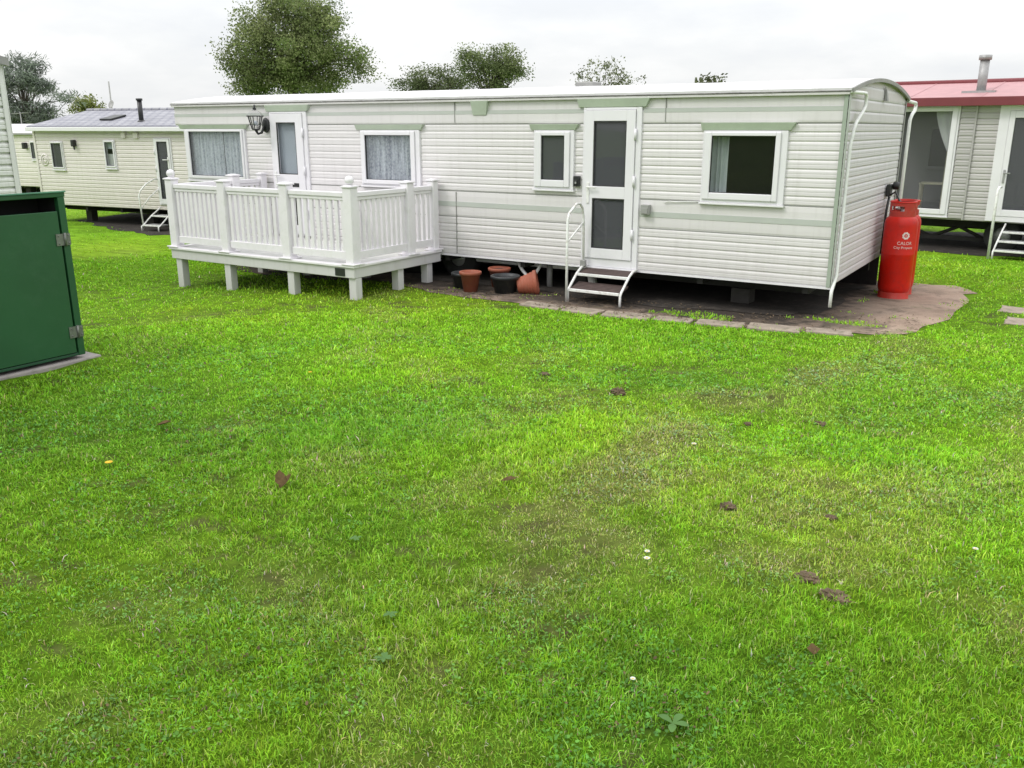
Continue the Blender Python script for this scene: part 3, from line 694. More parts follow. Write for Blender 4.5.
# ------------------------------------------------------------------ green bin store
def make_bin():
    xf, yr, yl = -4.72, -4.68, -7.2; g = hz(-4.7, -5.4); xb = xf - .95; H = 1.39
    rt = thing('bin_store', 'dark green bin store with a hinged door and open slot at the top', 'bin store', (xf - .45, -5.9, g))
    lo = (-rt.location.x, -rt.location.y, -g); z0 = g + .05
    MB().box(xf - .05, xf, yr - .055, yr, z0, H - .041).build('corner_post', M['bin_green'], rt, .004, lo)
    MB().box(xf - .05, xf, yl, yl + .055, z0, H - .041).build('corner_post', M['bin_green'], rt, .004, lo)
    MB().box(xf - .05, xf + .004, yl, yr + .004, H - .04, H - .006).build('top_rail', M['bin_green'], rt, .004, lo)
    MB().box(xf - .045, xf - .004, yl + .056, yr - .056, z0, z0 + .022).build('bottom_rail', M['bin_dark'], rt, .004, lo)
    MB().hexa([(xb, yl - .02, H - .10), (xf + .012, yl - .02, H - .0055), (xf + .012, yr + .012, H - .0055), (xb, yr + .012, H - .10), (xb, yl - .02, H - .085), (xf + .012, yl - .02, H + .007), (xf + .012, yr + .012, H + .007), (xb, yr + .012, H - .085)]).build('lid', M['bin_lite'], rt, .003, lo)
    for a, b in ((yr - .04, yr - .008), (yl + .008, yl + .04)):
        MB().hexa([(xb + .03, a, z0), (xf - .051, a, z0), (xf - .051, b, z0), (xb + .03, b, z0), (xb + .03, a, H - .102), (xf - .051, a, H - .014), (xf - .051, b, H - .014), (xb + .03, b, H - .102)]).build('side_panel', M['bin_green'], rt, 0, lo)
    MB().box(xb, xb + .029, yl + .008, yr - .008, z0, H - .105).build('back_panel', M['bin_green'], rt, 0, lo)
    MB().hexa([(xb + .04, yr - .046, z0), (xf - .055, yr - .046, z0), (xf - .055, yr - .042, z0), (xb + .04, yr - .042, z0), (xb + .04, yr - .046, H - .105), (xf - .055, yr - .046, H - .018), (xf - .055, yr - .042, H - .018), (xb + .04, yr - .042, H - .105)]).build('inner_shade_panel', M['bin_inside'], rt, 0, lo)
    s = MB().box(xb + .031, xb + .034, yl + .05, yr - .045, z0, H - .15); s.build('inner_shade_panel', M['bin_inside'], rt, 0, lo)
    MB().hexa([(xf - .30, yl + .05, z0), (xf - .29, yl + .05, z0), (xf - .29, yr - .05, z0), (xf - .30, yr - .05, z0), (xf - .30, yl + .05, H - .040), (xf - .29, yl + .05, H - .039), (xf - .29, yr - .05, H - .039), (xf - .30, yr - .05, H - .040)]).build('inner_shade_panel', M['bin_inside'], rt, 0, lo)  # near-black sheets added inside so the open slot shows as dark shade
    for a, b in ((yr - .070 - 1.15, yr - .072), (yl + .072, yr - .070 - 1.16)):
        MB().box(xf - .028, xf + .002, a, b, z0 + .028, H - .145).build('door', M['bin_green'], rt, .004, lo)
    for z in (1.03, .30):
        m = MB().box(xf + .0045, xf + .010, yr - .115, yr - .052, z - .045, z + .045).box(xf + .0045, xf + .010, yr - .040, yr + .0, z - .045, z + .045)
        m.tube([(xf + .014, yr - .046, z - .05), (xf + .014, yr - .046, z + .05)], .009, 8)
        for zz in (z - .028, z + .028): m.ball((xf + .011, yr - .095, zz), .007, 8, 5).ball((xf + .011, yr - .015, zz), .007, 8, 5)
        m.build('hinge', M['hinge'], rt, 0, lo)
    p = MB().box(xb - .1, xf + .025, yl - .2, yr + .12, g - .06, g + .024); o = p.build('concrete_base', M['base'], None, .012); tag(o, kind='structure')
make_bin()

# ------------------------------------------------------------------ neighbouring caravans
def frame_of(px, py, deg): return Matrix.Translation((px, py, 0)) @ Matrix.Rotation(R(deg), 4, 'Z')
def rooted(name, label, F, deg, local_base):
    p = F @ Vector(local_base); g = hz(p.x, p.y)
    rt = thing(name, label, 'caravan', (p.x, p.y, g), R(deg)); return rt, (-local_base[0], -local_base[1], -g)

# cream caravan with tiled roof, left
FL = frame_of(-16.13, 2.363, 6.8); SC = .956
def make_left():
    rt, off = rooted('static_caravan', 'cream static caravan with grey tiled pitched roof and black flue at the left', FL, 6.8, (2.0, 1.5, 0))
    x0, x1, He, Hb, Wd = -.72, 8.2, 1.885, .30, 2.9
    ops = [(-.22, .11, 1.05, 1.58), (1.34, 1.60, 1.12, 1.6), (2.70, 3.08, .42, 1.66)]
    w = MB(); siding(w, lambda s, z, o: (s, -o, z), (x0, x1), ribs(He - .13, Hb, 19, .013), ops); w.box(x0, x1, -.004, .02, He - .129, He)
    w.build('front_wall', M['cream'], rt, off=off)
    e = MB(); pk = .31
    siding(e, lambda s, z, o: (x0 - o, s, z), (0, Wd), ribs(He, Hb, 20, .012)); siding(e, lambda s, z, o: (x1 + o, s, z), (0, Wd), ribs(He, Hb, 20, .012)); siding(e, lambda s, z, o: (s, Wd + o, z), (x0, x1), ribs(He, Hb, 20, .012))
    e.add([(x0, 0, He), (x0, Wd, He), (x0, Wd / 2, He + pk)], [(0, 1, 2)]); e.add([(x1, 0, He), (x1, Wd, He), (x1, Wd / 2, He + pk)], [(0, 2, 1)])
    e.build('end_wall', M['cream'], rt, off=off)
    ov = .10; th = math.atan2(pk, Wd / 2); ln = (Wd / 2 + ov) / math.cos(th)
    for sgn in (1, -1):
        b = MB().box(x0 - .06, x1 + .06, 0, ln, 0, .03).build('roof', M['tile'], rt, 0, off)
        if sgn > 0: b.matrix_local = Matrix.Translation(Vector(off) + Vector((0, -ov, He - ov * math.tan(th) + .012))) @ Matrix.Rotation(th, 4, 'X')
        else: b.matrix_local = Matrix.Translation(Vector(off) + Vector((x0 + x1, Wd + ov, He - ov * math.tan(th) + .012))) @ Matrix.Rotation(math.pi, 4, 'Z') @ Matrix.Rotation(th, 4, 'X')
    MB().tube([(x0 - .05, Wd / 2, He + pk + .045), (x1 + .05, Wd / 2, He + pk + .045)], .04, 8).build('ridge_cap', M['tile'], rt, off=off)
    MB().box(x0 - .06, x1 + .06, -ov - .05, -ov + .0, He - .085, He + .0).build('gutter', M['pvc'], rt, .01, off)
    MB().box(x0 - .02, x0 + .04, -.024, -.0135, Hb, He - .09).build('corner_trim', M['cream'], rt, .004, off)
    window(rt, off, -.24, .13, 1.03, 1.6, (-.20, .09, 1.08, 1.56), M['dark_glass'])
    window(rt, off, 1.31, 1.63, 1.08, 1.63, (1.36, 1.58, 1.13, 1.59), M['glass'], cur=[('blind', M['curtain_white'], (1.32, 1.62, 1.10, 1.36, .03, 2, .004)), ('blind', M['blind'], (1.32, 1.62, 1.46, 1.62, .03, 2, .004))])
    door(rt, off, 2.68, 3.13, .40, 1.68, (2.71, 3.10, .42, 1.66), [(2.77, 3.04, .52, 1.61)], M['dark_glass'], False)
    l = MB().box(.46, .53, -.10, -.012, 1.50, 1.63).tube([(.50, -.06, 1.50), (.54, -.08, 1.44)], .02, 8); l.build('wall_lamp', M['black'], rt, .01, off)
    MB().box(1.86, 1.96, -.06, -.005, He - .21, He - .10).build('vent_cover', M['cream'], rt, .008, off); MB().box(2.17, 2.29, -.05, -.005, He - .22, He - .10).build('vent_cover', M['cream'], rt, .008, off)
    fl = MB().tube([(2.08, .30, He + .03), (2.08, .30, He + .50)], .046, 14).tube([(2.08, .30, He + .50), (2.08, .30, He + .54)], .062, 14).lathe([(.10, He + .08), (.05, He + .13)], (2.08, .30, 0), 14)
    fl.build('flue', M['black'], rt, off=off)
    s = MB().box(0, .33, 0, .42, 0, .035).build('skylight', M['plaque'], rt, .01); s.matrix_local = Matrix.Translation(Vector(off) + Vector((.84, .36, He + .36 * math.tan(th) + .05))) @ Matrix.Rotation(th, 4, 'X')
    orn = MB().lathe([(.10, -.008), (.125, -.012), (.125, 0), (.10, 0)], (-.48, -.02, 1.22), 16, Matrix.Rotation(R(90), 4, 'X')); orn.lathe([(.05, -.008), (.065, -.012), (.065, 0), (.05, 0)], (-.48, -.02, 1.22), 16, Matrix.Rotation(R(90), 4, 'X')); orn.build('wall_ornament', M['cream'], rt, off=off)
    liner(x0 + .1, x1 - .1, .14, Wd - .1, Hb + .06, He - .03).build('interior', M['interior'], rt, off=off)
    c = MB()
    for y in (.5, 2.3): c.box(x0 + .1, x1 - .1, y - .03, y + .03, .16, Hb - .001)
    for i in range(9): c.box(x0 + .2 + i, x0 + .26 + i, .05, Wd - .05, .2, Hb - .002)
    c.build('chassis', M['chassis'], rt, off=off)
    for i in range(5):
        for y in (.5, 2.3):
            p = FL @ Vector((.1 + 1.8 * i, y, 0)); MB().box(.02 + 1.8 * i, .18 + 1.8 * i, y - .08, y + .08, hz(p.x, p.y) - .02, .159).build('support_block', M['block'], rt, 0, off)
    # its steps
    p = FL @ Vector((2.4, -.4, 0)); g = hz(p.x, p.y)
    st = thing('caravan_steps', 'pale metal steps with arched handrail at the dark door of the cream caravan', 'steps', (p.x, p.y, g), R(6.8))
    bef = set(bpy.data.objects)
    steps(st, 2.70, 3.14, [(-.52, .06), (-.28, .22)], -1, [(2.67, -.48, g), (2.63, -.48, .60), (2.64, -.44, .70), (2.66, -.30, .82), (2.69, -.12, .90), (2.69, -.04, .90)], -.56, M['steel'], .24, .36, g)
    MB().tube([(2.65, -.47, .35), (2.67, -.28, .55), (2.69, -.05, .70)], .010, 8).build('handrail_brace', M['steel_white'], st)
    for ob in set(bpy.data.objects) - bef:
        if ob.parent == st: ob.location = (-2.4, .4, -g)
make_left()

def make_far_left():
    rt, off = rooted('static_caravan', 'cream static caravan with white roof peeping out behind the tiled roof caravan', FL, 6.8, (-8.8, 6.5, 0))
    x0, x1, y0, Wd, He, Hb = -14.0, -3.6, 5.0, 3.0, 1.70, .2
    off2 = (off[0], off[1] + y0, off[2])
    ops = [(-7.48, -7.06, .98, 1.48)]
    w = MB(); siding(w, lambda s, z, o: (s, -o, z), (x0, x1), ribs(He, Hb, 14, .015), ops); w.build('front_wall', M['cream'], rt, off=off2)
    e = MB(); siding(e, lambda s, z, o: (x0 - o, s, z), (0, Wd), ribs(He, Hb, 14, .015)); siding(e, lambda s, z, o: (x1 + o, s, z), (0, Wd), ribs(He, Hb, 14, .015)); siding(e, lambda s, z, o: (s, Wd + o, z), (x0, x1), ribs(He, Hb, 14, .015)); e.build('end_wall', M['cream'], rt, off=off2)
    rf, z = roof_arc(x0 - .05, x1 + .05, Wd, He + .01, .26, .07); rf.build('roof', M['roof'], rt, off=off2)
    MB().box(x0, x1, -.10, -.05, He - .03, He + .02).build('gutter', M['trim'], rt, .006, off2)
    window(rt, off2, -7.50, -7.04, .96, 1.50, (-7.46, -7.08, 1.01, 1.46), M['dark_glass'], cur=[('net_curtain', M['curtain'], (-7.3, -7.06, 1.0, 1.46, .06, 4, .02))])
    MB().box(-7.72, -7.61, -.14, -.016, 1.28, 1.46).build('wall_lamp', M['black'], rt, .02, off2)
    liner(x0 + .1, x1 - .1, .14, Wd - .1, Hb + .06, He - .03).build('interior', M['interior'], rt, off=off2)
    for i in range(6):
        for y in (.4, 2.6): MB().box(x0 + .5 + i * 1.7, x0 + .7 + i * 1.7, y - .1, y + .1, -.09, Hb - .001).build('support_block', M['block'], rt, 0, off2)
make_far_left()

# grey-white caravan end at the left edge, behind the bin store
def make_near_left():
    x1, ya, yb, He, Hb = -9.48, -5.45, -2.38, 2.62, .45
    rt = thing('static_caravan', 'end of a pale grey caravan with bold ribbed cladding behind the green bin store', 'caravan', (-14, -3.8, hz(-14, -3.8)))
    off = (14, 3.8, -rt.location.z); Wd = yb - ya; x0 = -18.6
    e = MB(); siding(e, lambda s, z, o: (x1 + o, s, z), (ya, yb), ribs(He - .1, Hb, 15, .030)); e.box(x1 - .01, x1 + .004, ya, yb, He - .099, He + .03)
    def gb(z): t = math.sqrt(max(0, 1 - (z - He - .03) / .2)) * (Wd / 2 + .07); return (max(ya, ya + Wd / 2 - t), min(yb, ya + Wd / 2 + t))
    siding(e, lambda s, z, o: (x1 + o, s, z), gb, [(He + .228, .004), (He + .19, .004), (He + .15, .004), (He + .11, .004), (He + .07, .004), (He + .03, .004)]); e.build('end_wall', M['near_siding'], rt, off=off)
    e = MB(); siding(e, lambda s, z, o: (s, yb + o, z), (x0, x1), ribs(He, Hb, 16, .024)); siding(e, lambda s, z, o: (s, ya - o, z), (x0, x1), ribs(He, Hb, 16, .024)); siding(e, lambda s, z, o: (x0 - o, s, z), (ya, yb), ribs(He, Hb, 16, .024)); e.build('side_wall', M['near_siding'], rt, off=off)
    rf, z = roof_arc(x0 - .05, x1 + .08, Wd, He + .03, .2, .07); r = rf.build('roof', M['roof'], rt, off=(off[0], off[1] + ya, off[2]))
    arc_trim(x1 + .082, x1 + .12, Wd, z, .08, -.07, .03).build('arch_trim', M['trim'], r, .004)
    MB().box(x1 + .031, x1 + .045, yb - .03, yb + .028, Hb, He - .02).build('corner_trim', M['near_siding'], rt, .006, off)
    MB().box(x1 - .06, x1 + .045, yb + .0285, yb + .040, Hb, He - .02).build('corner_trim', M['near_siding'], rt, .004, off)
    b = MB().box(x1 + .031, x1 + .06, yb - .29, yb - .15, 2.28, 2.52); b.build('vent_cover', M['near_siding'], rt, .01, off)
    MB().box(x1 + .061, x1 + .066, yb - .245, yb - .195, 2.32, 2.48).build('vent_slot', M['black'], rt, 0, off)
    for x in (-18, -16, -14, -12, -10):
        for y in (ya + .4, yb - .4): MB().box(x - .12, x + .12, y - .12, y + .12, hz(x, y) - .02, Hb - .001).build('support_block', M['block'], rt, 0, off)
    MB().box(x0 + .05, x1 - .05, ya + .05, yb - .05, Hb - .0005, Hb + .03).build('floor', M['chassis'], rt, 0, off)
make_near_left()

# grey caravan with the red roof, right
FR = frame_of(-.317, 7.21, -7.8)
def make_right():
    rt, off = rooted('static_caravan', 'pale grey static caravan with faded red roof and steel flue at the right', FR, -7.8, (2.5, 1.5, 0))
    x0, x1, He, Hb, Wd = -1.3, 8.5, 2.27, .45, 3.1
    wx0, wx1 = -.50, .50; dx0, dx1 = 1.06, 2.05
    ops = [(wx0 + .02, wx1 - .02, .52, 2.2), (dx0 + .14, dx1 - .02, .5, 2.2)]
    w = MB(); siding(w, lambda s, z, o: (s, -o, z), (x0, x1), ribs(He, Hb, 20, .014), ops); w.build('front_wall', M['grey_siding'], rt, off=off)
    e = MB(); pk = .28
    siding(e, lambda s, z, o: (x1 + o, s, z), (0, Wd), ribs(He, Hb, 20, .014)); siding(e, lambda s, z, o: (s, Wd + o, z), (x0, x1), ribs(He, Hb, 20, .014)); siding(e, lambda s, z, o: (x0 - o, s, z), (0, Wd), ribs(He, Hb, 20, .014), [(.35, 2.75, .7, 2.1)])
    for xx in (x0, x1): e.add([(xx, 0, He), (xx, Wd, He), (xx, Wd / 2, He + pk)], [(0, 1, 2)])
    e.build('end_wall', M['grey_siding'], rt, off=off)
    ov = .16; th = math.atan2(pk, Wd / 2); ln = (Wd / 2 + ov) / math.cos(th)
    for sgn in (1, -1):
        m = MB().box(x0 - .1, x1 + .1, 0, ln, 0, .035)
        for i in range(10): m.box(x0 - .1 + i * 1.06, x0 - .07 + i * 1.06, 0.002, ln - .002, .0355, .040)
        b = m.build('roof', M['red_roof'], rt, 0, off)
        if sgn > 0: b.matrix_local = Matrix.Translation(Vector(off) + Vector((0, -ov, He - ov * math.tan(th) + .012))) @ Matrix.Rotation(th, 4, 'X')
        else: b.matrix_local = Matrix.Translation(Vector(off) + Vector((x0 + x1, Wd + ov, He - ov * math.tan(th) + .012))) @ Matrix.Rotation(math.pi, 4, 'Z') @ Matrix.Rotation(th, 4, 'X')
    MB().tube([(x0 - .1, Wd / 2, He + pk + .05), (x1 + .1, Wd / 2, He + pk + .05)], .05, 8).build('ridge_cap', M['red_fascia'], rt, off=off)
    MB().box(x0 - .1, x1 + .1, -ov - .05, -ov - .005, He - .085, He + .045).build('fascia', M['red_fascia'], rt, .006, off)
    MB().box(x0 - .06, x1 + .06, -ov, -.016, He - .075, He - .06).build('soffit', M['pvc'], rt, 0, off)
    fr = window(rt, off, wx0, wx1, .50, 2.19, (wx0 + .09, wx1 - .11, .61, 2.11), M['hazy_glass'], cas=(wx0 + .02, wx1 - .03, .53, 2.17))
    sw = MB(); vs = []
    for i in range(13):
        z = 2.12 - .70 * i / 12; wd = .27 * (1 - (i / 12) ** 1.4) + .05
        for k in range(9): vs.append((wx1 - .06 - wd * k / 8, .10 + .02 * math.sin(k * 2.2), z))
    sw.add(vs, [(i * 9 + k, i * 9 + k + 1, (i + 1) * 9 + k + 1, (i + 1) * 9 + k) for i in range(12) for k in range(8)], True); sw.build('curtain', M['curtain_white'], fr)
    p = MB(); siding(p, lambda s, z, o: (s, -.020 - o, z), (.52, .72), ribs(2.19, .47, 19, .012)); p.box(.72, .745, -.045, -.0145, .46, 2.2); p.build('corner_panel', M['panel_grey'], rt, off=off)
    d = MB().ring(dx0, dx1, .47, 2.2, (.14, .10, .08, .09), -.05, .05).build('patio_door', M['pvc'], rt, .005, off)
    MB().ring(dx0 + .142, dx1 - .102, .552, 2.108, (.075, .075, .10, .10), -.058, -.01).build('door_leaf', M['pvc'], d, .005)
    MB().quad((dx0 + .216, -.035, .651), (dx1 - .176, -.035, .651), (dx1 - .176, -.035, 2.009), (dx0 + .216, -.035, 2.009)).build('pane', M['dark_glass'], d)
    MB().box(dx0 + .165, dx0 + .195, -.07, -.0585, 1.05, 1.25).tube([(dx0 + .18, -.06, 1.2), (dx0 + .18, -.10, 1.2), (dx0 + .27, -.10, 1.2)], .009, 8).build('handle', M['steel'], d, .003)
    fl = MB().tube([(.60, .6, He + .06), (.60, .6, He + .62)], .070, 16).tube([(.60, .6, He + .62), (.60, .6, He + .69)], .095, 16).box(.36, .84, .42, .72, He + .05, He + .155); fl.build('flue', M['steel'], rt, off=off)
    liner(x0 + .02, x1 - .1, .14, Wd - .1, Hb + .06, He - .03, True).build('interior', M['interior_pale'], rt, off=off)
    iw = MB().ring(-.75, -.1, 1.1, 1.9, .06, Wd - .14, Wd - .11).build('rear_window', M['interior_pale'], rt, .004, off); MB().box(-.69, -.16, Wd - .13, Wd - .12, 1.16, 1.84).build('pane', M['plaque'], iw)
    c = MB()
    for y in (.45, 2.5):
        c.box(x0 + .1, x1 - .1, y - .03, y + .03, Hb - .14, Hb - .002); c.box(x0 + .1, x1 - .1, y - .03, y + .03, .09, .15)
        for i in range(11):
            xa = x0 + .2 + i * .85; c.tube([(xa, y, Hb - .14), (xa + .42, y, .12)], .028, 6); c.tube([(xa + .84, y, Hb - .14), (xa + .42, y, .12)], .028, 6)
    c.build('chassis', M['chassis'], rt, off=off)
    for x in (1.28, 2.1):
        p = FR @ Vector((x, .3, 0)); g = hz(p.x, p.y)
        wo = MB().lathe([(.13, -.08), (.24, -.08), (.27, -.04), (.27, .04), (.24, .08), (.13, .08)], (x, .3, g + .26), 24, Matrix.Rotation(R(90), 4, 'X')).build('wheel', M['rubber'], rt, off=off)
        MB().lathe([(.0, -.02), (.1, -.02), (.13, -.06), (.13, .06), (0, .06)], (x, .3, g + .26), 20, Matrix.Rotation(R(90), 4, 'X')).build('rim', M['steel'], wo)
    for x in (-.9, 3.5, 5.5, 7.5):
        for y in (.45, 2.5):
            p = FR @ Vector((x, y, 0)); MB().box(x - .1, x + .1, y - .1, y + .1, hz(p.x, p.y) - .02, .099).build('support_block', M['block'], rt, 0, off)
    # chair inside, seen through the bay window
    p = FR @ Vector((-.02, .95, 0)); ch = thing('dining_chair', 'cream wooden ladder back chair seen through the large bay window', 'chair', (p.x, p.y, Hb + .062), R(-7.8 + 10))
    m = M['wood']
    MB().box(-.21, .19, -.2, .2, .43, .46).build('seat', m, ch, .01)
    for x in (-.18, .17):
        for y in (-.17, .17): MB().box(x - .018, x + .018, y - .018, y + .018, 0, .43 if x < 0 else 1.02).build('leg', m, ch, .004)
    b = MB()
    for z in (.60, .74, .88): b.box(.16, .18, -.15, .15, z, z + .06)
    b.build('backrest', m, ch, .004)
    # steps in front of the patio door
    p = FR @ Vector((1.55, -.45, 0)); g = hz(p.x, p.y)
    st = thing('caravan_steps', 'galvanised open tread steps with white pole below the red roofed caravan door', 'steps', (p.x, p.y, g), R(-7.8))
    bef = set(bpy.data.objects)
    steps(st, 1.36, 2.30, [(-.62, .10), (-.42, .22), (-.22, .34)], -1, None, -.64, M['steel'], .2, .44, g)
    MB().tube([(1.31, -.66, g), (1.31, -.66, .98), (1.32, -.62, 1.02), (1.33, -.56, 1.02)], .020, 8).build('handrail', M['steel_white'], st)
    MB().tube([(2.35, -.66, g), (2.35, -.66, .98), (2.34, -.62, 1.02), (2.33, -.56, 1.02)], .020, 8).build('handrail', M['steel_white'], st)
    for ob in set(bpy.data.objects) - bef:
        if ob.parent == st: ob.location = (-1.55, .45, -g)
make_right()

# ------------------------------------------------------------------ masts
def mast():
    x, y = -25.45, 10.1
    rt = thing('antenna_mast', 'thin grey antenna mast with a small dish standing behind the tiled roof', 'antenna', (x, y, hz(x, y)))
    g = hz(x, y)
    MB().tube([(0, 0, -.1), (0, 0, 3.33 - g)], [.035, .022], 8).build('pole', M['grey_plastic'], rt)
    d = MB().lathe([(0, 0), (.08, .012), (.13, .04), (.13, .045), (.08, .016), (0, .006)], (.22, -.12, 2.60 - g), 18, Matrix.Rotation(R(70), 4, 'X')); d.tube([(0, 0, 2.60 - g), (.22, -.10, 2.60 - g)], .015, 6); d.build('dish', M['grey_plastic'], rt)
    x, y = -31.0, 10.2
    rt = thing('television_aerial', 'spindly pale television aerial above the white roof at the left', 'aerial', (x, y, hz(x, y)))
    m = MB().tube([(0, 0, -.05), (0, 0, 2.48)], .018, 8).tube([(-.3, -.1, 2.42), (.3, .1, 2.46)], .010, 6)
    for i in range(6): t = -.28 + i * .11; m.tube([(t + .05, -.2 + t * .33, 2.44 + t * .066), (t - .05, .2 + t * .33, 2.44 + t * .066)], .006, 5)
    m.build('boom', M['grey_plastic'], rt)
mast()

# ------------------------------------------------------------------ trees
def tree(name, label, x, y, blobs, nleaf, leaf, cols, trunk_r=.16, seed=1, elong=1.0, clump=.33, group='trees beyond the caravans', cl_n=45, droop=0):
    rg = np.random.default_rng(seed); g = hz(x, y)
    rt = thing(name, label, 'tree', (x, y, g), 0, group)
    vol = np.array([b[3] * b[4] * b[5] for b in blobs]) ** .75; vol = vol / vol.sum()
    V = []; C = []; centers = []
    for b, f in zip(blobs, vol):
        n = max(3, int(nleaf * f / cl_n))
        d = rg.normal(size=(n, 3)); d /= np.linalg.norm(d, axis=1)[:, None]
        rr = rg.random(n) ** .33 * (1 + .10 * np.clip(rg.normal(size=n), -2, 1.6))
        cc = np.array(b[:3]) + d * rr[:, None] * np.array(b[3:6])
        for c in cc:
            centers.append(c); m = int(cl_n * rg.uniform(.5, 1.5)); s = clump * rg.uniform(.55, 1.3)
            p = c + np.clip(rg.normal(size=(m, 3)), -1.5, 1.5) * s * np.array([1, 1, .66])
            if droop: p[:, 2] -= droop * np.linalg.norm(p[:, :2] - c[:2], axis=1)
            base = np.array(cols[rg.integers(len(cols))]) * rg.uniform(.62, 1.3)
            u = rg.normal(size=(m, 3)); u /= np.linalg.norm(u, axis=1)[:, None]
            w = np.cross(u, rg.normal(size=(m, 3))); w /= np.linalg.norm(w, axis=1)[:, None] + 1e-9
            s1 = leaf * rg.uniform(.6, 1.3, (m, 1)); s2 = s1 * .55 / elong
            s1 = s1 * elong
            V.append(np.stack([p - u * s1, p + w * s2, p + u * s1, p - w * s2], 1).reshape(-1, 3))
            cl = base * rg.uniform(.8, 1.2, (m, 1)); C.append(np.repeat(np.concatenate([cl, np.ones((m, 1))], 1), 4, 0))
    V = np.concatenate(V); C = np.concatenate(C); nf = len(V) // 4
    me = bpy.data.meshes.new('crown'); me.vertices.add(len(V)); me.vertices.foreach_set('co', V.astype(np.float32).ravel())
    me.loops.add(len(V)); me.loops.foreach_set('vertex_index', np.arange(len(V), dtype=np.int32))
    me.polygons.add(nf); me.polygons.foreach_set('loop_start', np.arange(0, len(V), 4, dtype=np.int32))
    me.update(calc_edges=True); a = me.color_attributes.new('Col', 'FLOAT_COLOR', 'POINT'); a.data.foreach_set('color', C.astype(np.float32).ravel())
    me.materials.append(M['crown']); o = bpy.data.objects.new('crown', me); COL.objects.link(o); o.parent = rt
    t = MB(); top = np.array(blobs[0][:3]); zt = min(b[2] - b[5] * .6 for b in blobs)
    path = [(0, 0, -.1), (.03, .02, zt * .5), (.02, -.03, max(zt, .4)), tuple(top * [.6, .6, .95])]
    t.tube(path, [trunk_r * 1.25, trunk_r, trunk_r * .8, trunk_r * .3], 10)
    fork = Vector(path[2]); idx = rg.permutation(len(centers))[:70 if nleaf > 9000 else 26]
    for i in idx:
        c = Vector(centers[i]); s = fork.lerp(Vector(path[3]), rg.uniform(0, .7)); mid = s.lerp(c, .5) + Vector((0, 0, .12 * (c - s).length))
        r0 = trunk_r * rg.uniform(.12, .3); t.tube([s, mid, c], [r0, r0 * .6, r0 * .2], 5, False)
    t.build('trunk', M['bark'], rt)
    return rt
olive = [(.18, .23, .08), (.215, .255, .105), (.14, .185, .066), (.25, .28, .13)]
def Bl(c, ax, items):
    """crown lobes given along the horizontal axis ax (unit vector) from the trunk"""
    return [(ax[0] * a, ax[1] * a, z, rx, rx, rz) for a, z, rx, rz in items]
axr = (.848, .530)
tree('broadleaf_tree', 'largest round olive green tree rising behind the veranda end of the white caravan', -24.5, 17.4,
     Bl(0, axr, [(0, 4.7, 1.7, 1.4), (-1.1, 5.5, .9, .8), (.1, 6.2, 1.1, .75), (1.25, 5.4, 1.0, .9), (2.0, 4.5, .9, .6), (-1.9, 4.7, .75, .6), (-.7, 3.7, 1.3, .7), (1.0, 3.6, 1.1, .7), (-2.2, 4.2, .5, .35), (-.6, 6.4, .6, .4), (2.5, 4.1, .5, .3), (1.5, 6.0, .6, .45), (-1.6, 3.6, .7, .5)]), 62000, .047, olive, .26, 3, clump=.33, cl_n=190)
tree('broadleaf_tree', 'lower dark spreading tree left of its taller neighbour behind the caravan roof', -25.0, 27.0,
     Bl(0, axr, [(0, 3.9, 1.2, .8), (-1.0, 3.7, .9, .6), (.9, 4.0, 1.0, .6), (.2, 2.6, 1.4, .8)]), 17000, .050, [(.135, .17, .075), (.165, .195, .095), (.11, .14, .065)], .18, 5, clump=.29, cl_n=150)
tree('broadleaf_tree', 'lighter bushy tree right of its lower dark neighbour behind the caravan roof', -21.5, 26.8,
     Bl(0, axr, [(0, 4.3, 1.1, 1.0), (.6, 4.9, .8, .6), (-.7, 4.9, .7, .6), (.9, 4.2, .7, .6), (0, 2.6, 1.3, .9)]), 19000, .050, [(.17, .21, .085), (.205, .24, .11), (.13, .165, .07)], .18, 6, clump=.29, cl_n=150)
tree('wispy_shrub', 'thin wispy shrub showing above the roof beyond the second door', -16.0, 27.6,
     Bl(0, axr, [(-1.1, 4.0, .35, .6), (-.6, 4.2, .35, .6), (0, 4.25, .4, .55), (.5, 4.2, .35, .6), (1.0, 4.0, .3, .4), (0, 3.2, 1.4, .7), (1.4, 3.8, .25, .3)]), 2600, .055, [(.17, .19, .11), (.21, .22, .14)], .10, 8, clump=.2, cl_n=22)
tree('distant_tree', 'tiny dark treetop just clearing the roof above the right hand window', -14.95, 36.9,
     Bl(0, axr, [(0, 4.1, .75, .35), (.3, 4.3, .4, .25), (0, 3.0, 1.0, .8)]), 1100, .10, [(.075, .09, .05), (.1, .11, .06)], .14, 9, clump=.22)
con = [(-.1, 3.35, .75, .55), (-.5, 3.0, .6, .55), (.35, 3.1, .45, .4), (0, 2.2, .75, .35), (.35, 2.35, .5, .3), (-.5, 2.3, .6, .45), (.95, 2.72, .42, .10), (.65, 2.9, .4, .12), (.55, 2.0, .45, .22), (0, 1.2, .6, .4)]
tree('feathery_conifer', 'grey green feathery tree with drooping branches at the far left', -32.1, 11.1,
     Bl(0, axr, [(a * 1.375, 1.855 + (z - 1.855) * 1.375, r1 * 1.26, r2 * 1.22) for a, z, r1, r2 in con]), 13000, .055, [(.20, .235, .19), (.165, .195, .16), (.125, .15, .125), (.26, .29, .245)], .13, 12, elong=2.0, clump=.19)
tree('broadleaf_tree', 'small yellowish green treetop above the tiled roof beside the mast', -36.65, 16.6,
     Bl(0, axr, [(0, 2.9, .55, .42), (-.35, 2.75, .4, .35), (.4, 2.8, .4, .38), (0, 2.1, .8, .5)]), 4800, .055, [(.22, .25, .08), (.27, .29, .10), (.17, .20, .07)], .12, 14, clump=.2)

